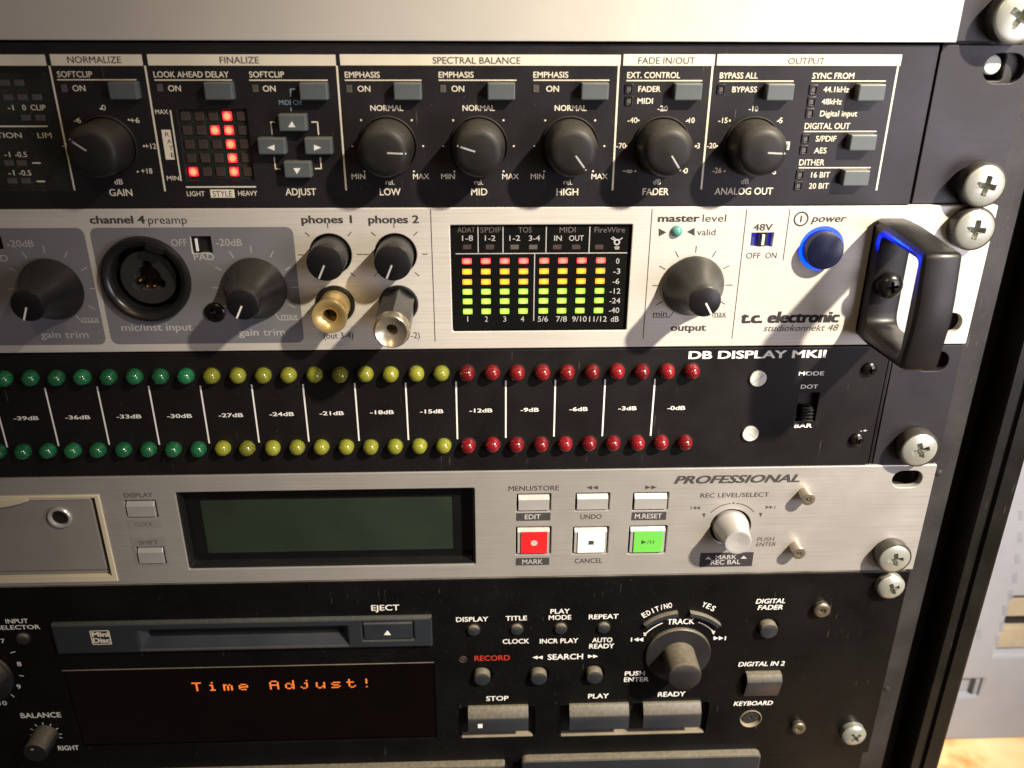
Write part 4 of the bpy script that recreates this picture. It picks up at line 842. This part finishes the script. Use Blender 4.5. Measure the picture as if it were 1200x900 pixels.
for a in ((1197, 20, 'large cross-head screw at the top right corner, on the ear of the cropped silver unit', True, 6.6, .5), (1156.5, 218.5, 'cross-head screw holding the black processor, touching the screw just below it', True, 6.0, .7), (1144.5, 270, 'cross-head screw at the upper right of the handle, on the silver interface', True, 6.0, .75),
          (1079.5, 529, 'cross-head screw on the ear of the level meter unit, under the handle', True, 6.0, .95), (1050, 657, 'cross-head screw on the right end of the brushed silver recorder', True, 5.6, .85), (1046.5, 691.5, 'bare cross-head screw without washer at the upper right of the disc deck', False, 5.0, 1.0), (1002.5, 866, 'bare cross-head screw at the lower right of the disc deck', False, 4.9, .35)):
    rack_screw(a[0], a[1], a[2], a[3], a[4], a[5])
# ================================================================ WHAT STANDS BEYOND
M['pc_grey'] = surf('pale_grey_steel', (0.25, 0.265, 0.31), 0.5, var=0.05)
M['pc_grey2'] = surf('grey_print_marks', (0.20, 0.215, 0.26), 0.8)
M['bay_tan'] = surf('tan_plastic', (0.30, 0.26, 0.19), 0.5)
M['wood'] = None
m, nt, p_ = newmat('orange_wood'); c = ramp(nt, noise(nt, 1, 5, (22, 34, 22)), [(0.40, (0.70, 0.20, 0.03)), (0.50, (0.86, 0.62, 0.30)), (0.7, (0.92, 0.76, 0.46))]); nt.links.new(c, p_.inputs['Base Color']); p_.inputs['Roughness'].default_value = .4; M['wood'] = m
dz = -110
tv = at(1150, 867, dz).y
pc = thing('grey_computer_case', 'pale grey computer case standing on wood beyond the right edge of the rack', 'computer', (250, tv, dz))
e0, e1 = at(1040, 760, dz).x, at(1420, 760, dz).x
bay = bounds(1187, 700, 1300, 766, dz)
latch = bounds(1127, 797, 1146, 816, dz)
part('case_shell', plate([rect(max(e0, 205), tv, e1, tv + 330, 3), rect(*latch), rect(*bay)], dz - 200, dz, 2.0), 'pc_grey', pc)
part('latch_recess', plate([rect(latch[0] - 1, latch[1] - 1, latch[2] + 1, latch[3] + 1)], dz - 6, dz - 4), 'pc_grey', pc)
part('latch_bar', plate([rect(latch[2] - 3, latch[1] + 1, latch[2] - .5, latch[3] - 1)], dz - 4, dz - 1, .3), 'pc_grey2', pc)
part('drive_bay', plate([rect(bay[0] - 1, bay[1] - 1, bay[2] + 1, bay[3] + 1)], dz - 12, dz - 8), 'black_hole', pc)
for ya, yb in ((706, 728), (742, 765)): part('bay_cover', plate([rect(bay[0] + .3, at(1191, yb, dz).y, bay[2], at(1191, ya, dz).y)], dz - 8, dz - 4, .5), 'bay_tan', pc)
K = Ink('pc_grey2', .2); K.d = dz
for x, y in ((1190, 678), (1185, 698), (1178, 716), (1175, 735), (1170, 752), (1148, 744), (1193, 655), (1196, 630), (1197, 605)):
    for k in range(4): K.R(x - 3, y - 6 + 3 * k, x + 2, y - 4.6 + 3 * k)
K.out('vent_marks', pc)
one('wooden_table_top', plate([rect(150, -300, 600, 300, 2)], -20, 0, 1.0, True).map(lambda a, b, c: (a, tv - .2 + c, -b + 60 - 200)), 'wood', 'bright orange wooden table top at the bottom right corner', 'table', (0, 0, 0))
one('room_wall', plate([rect(-1500, -900, 1800, 1200)], -20, 0, 0, True), 'pc_grey', '', '', (0, 0, -700), kind='structure')
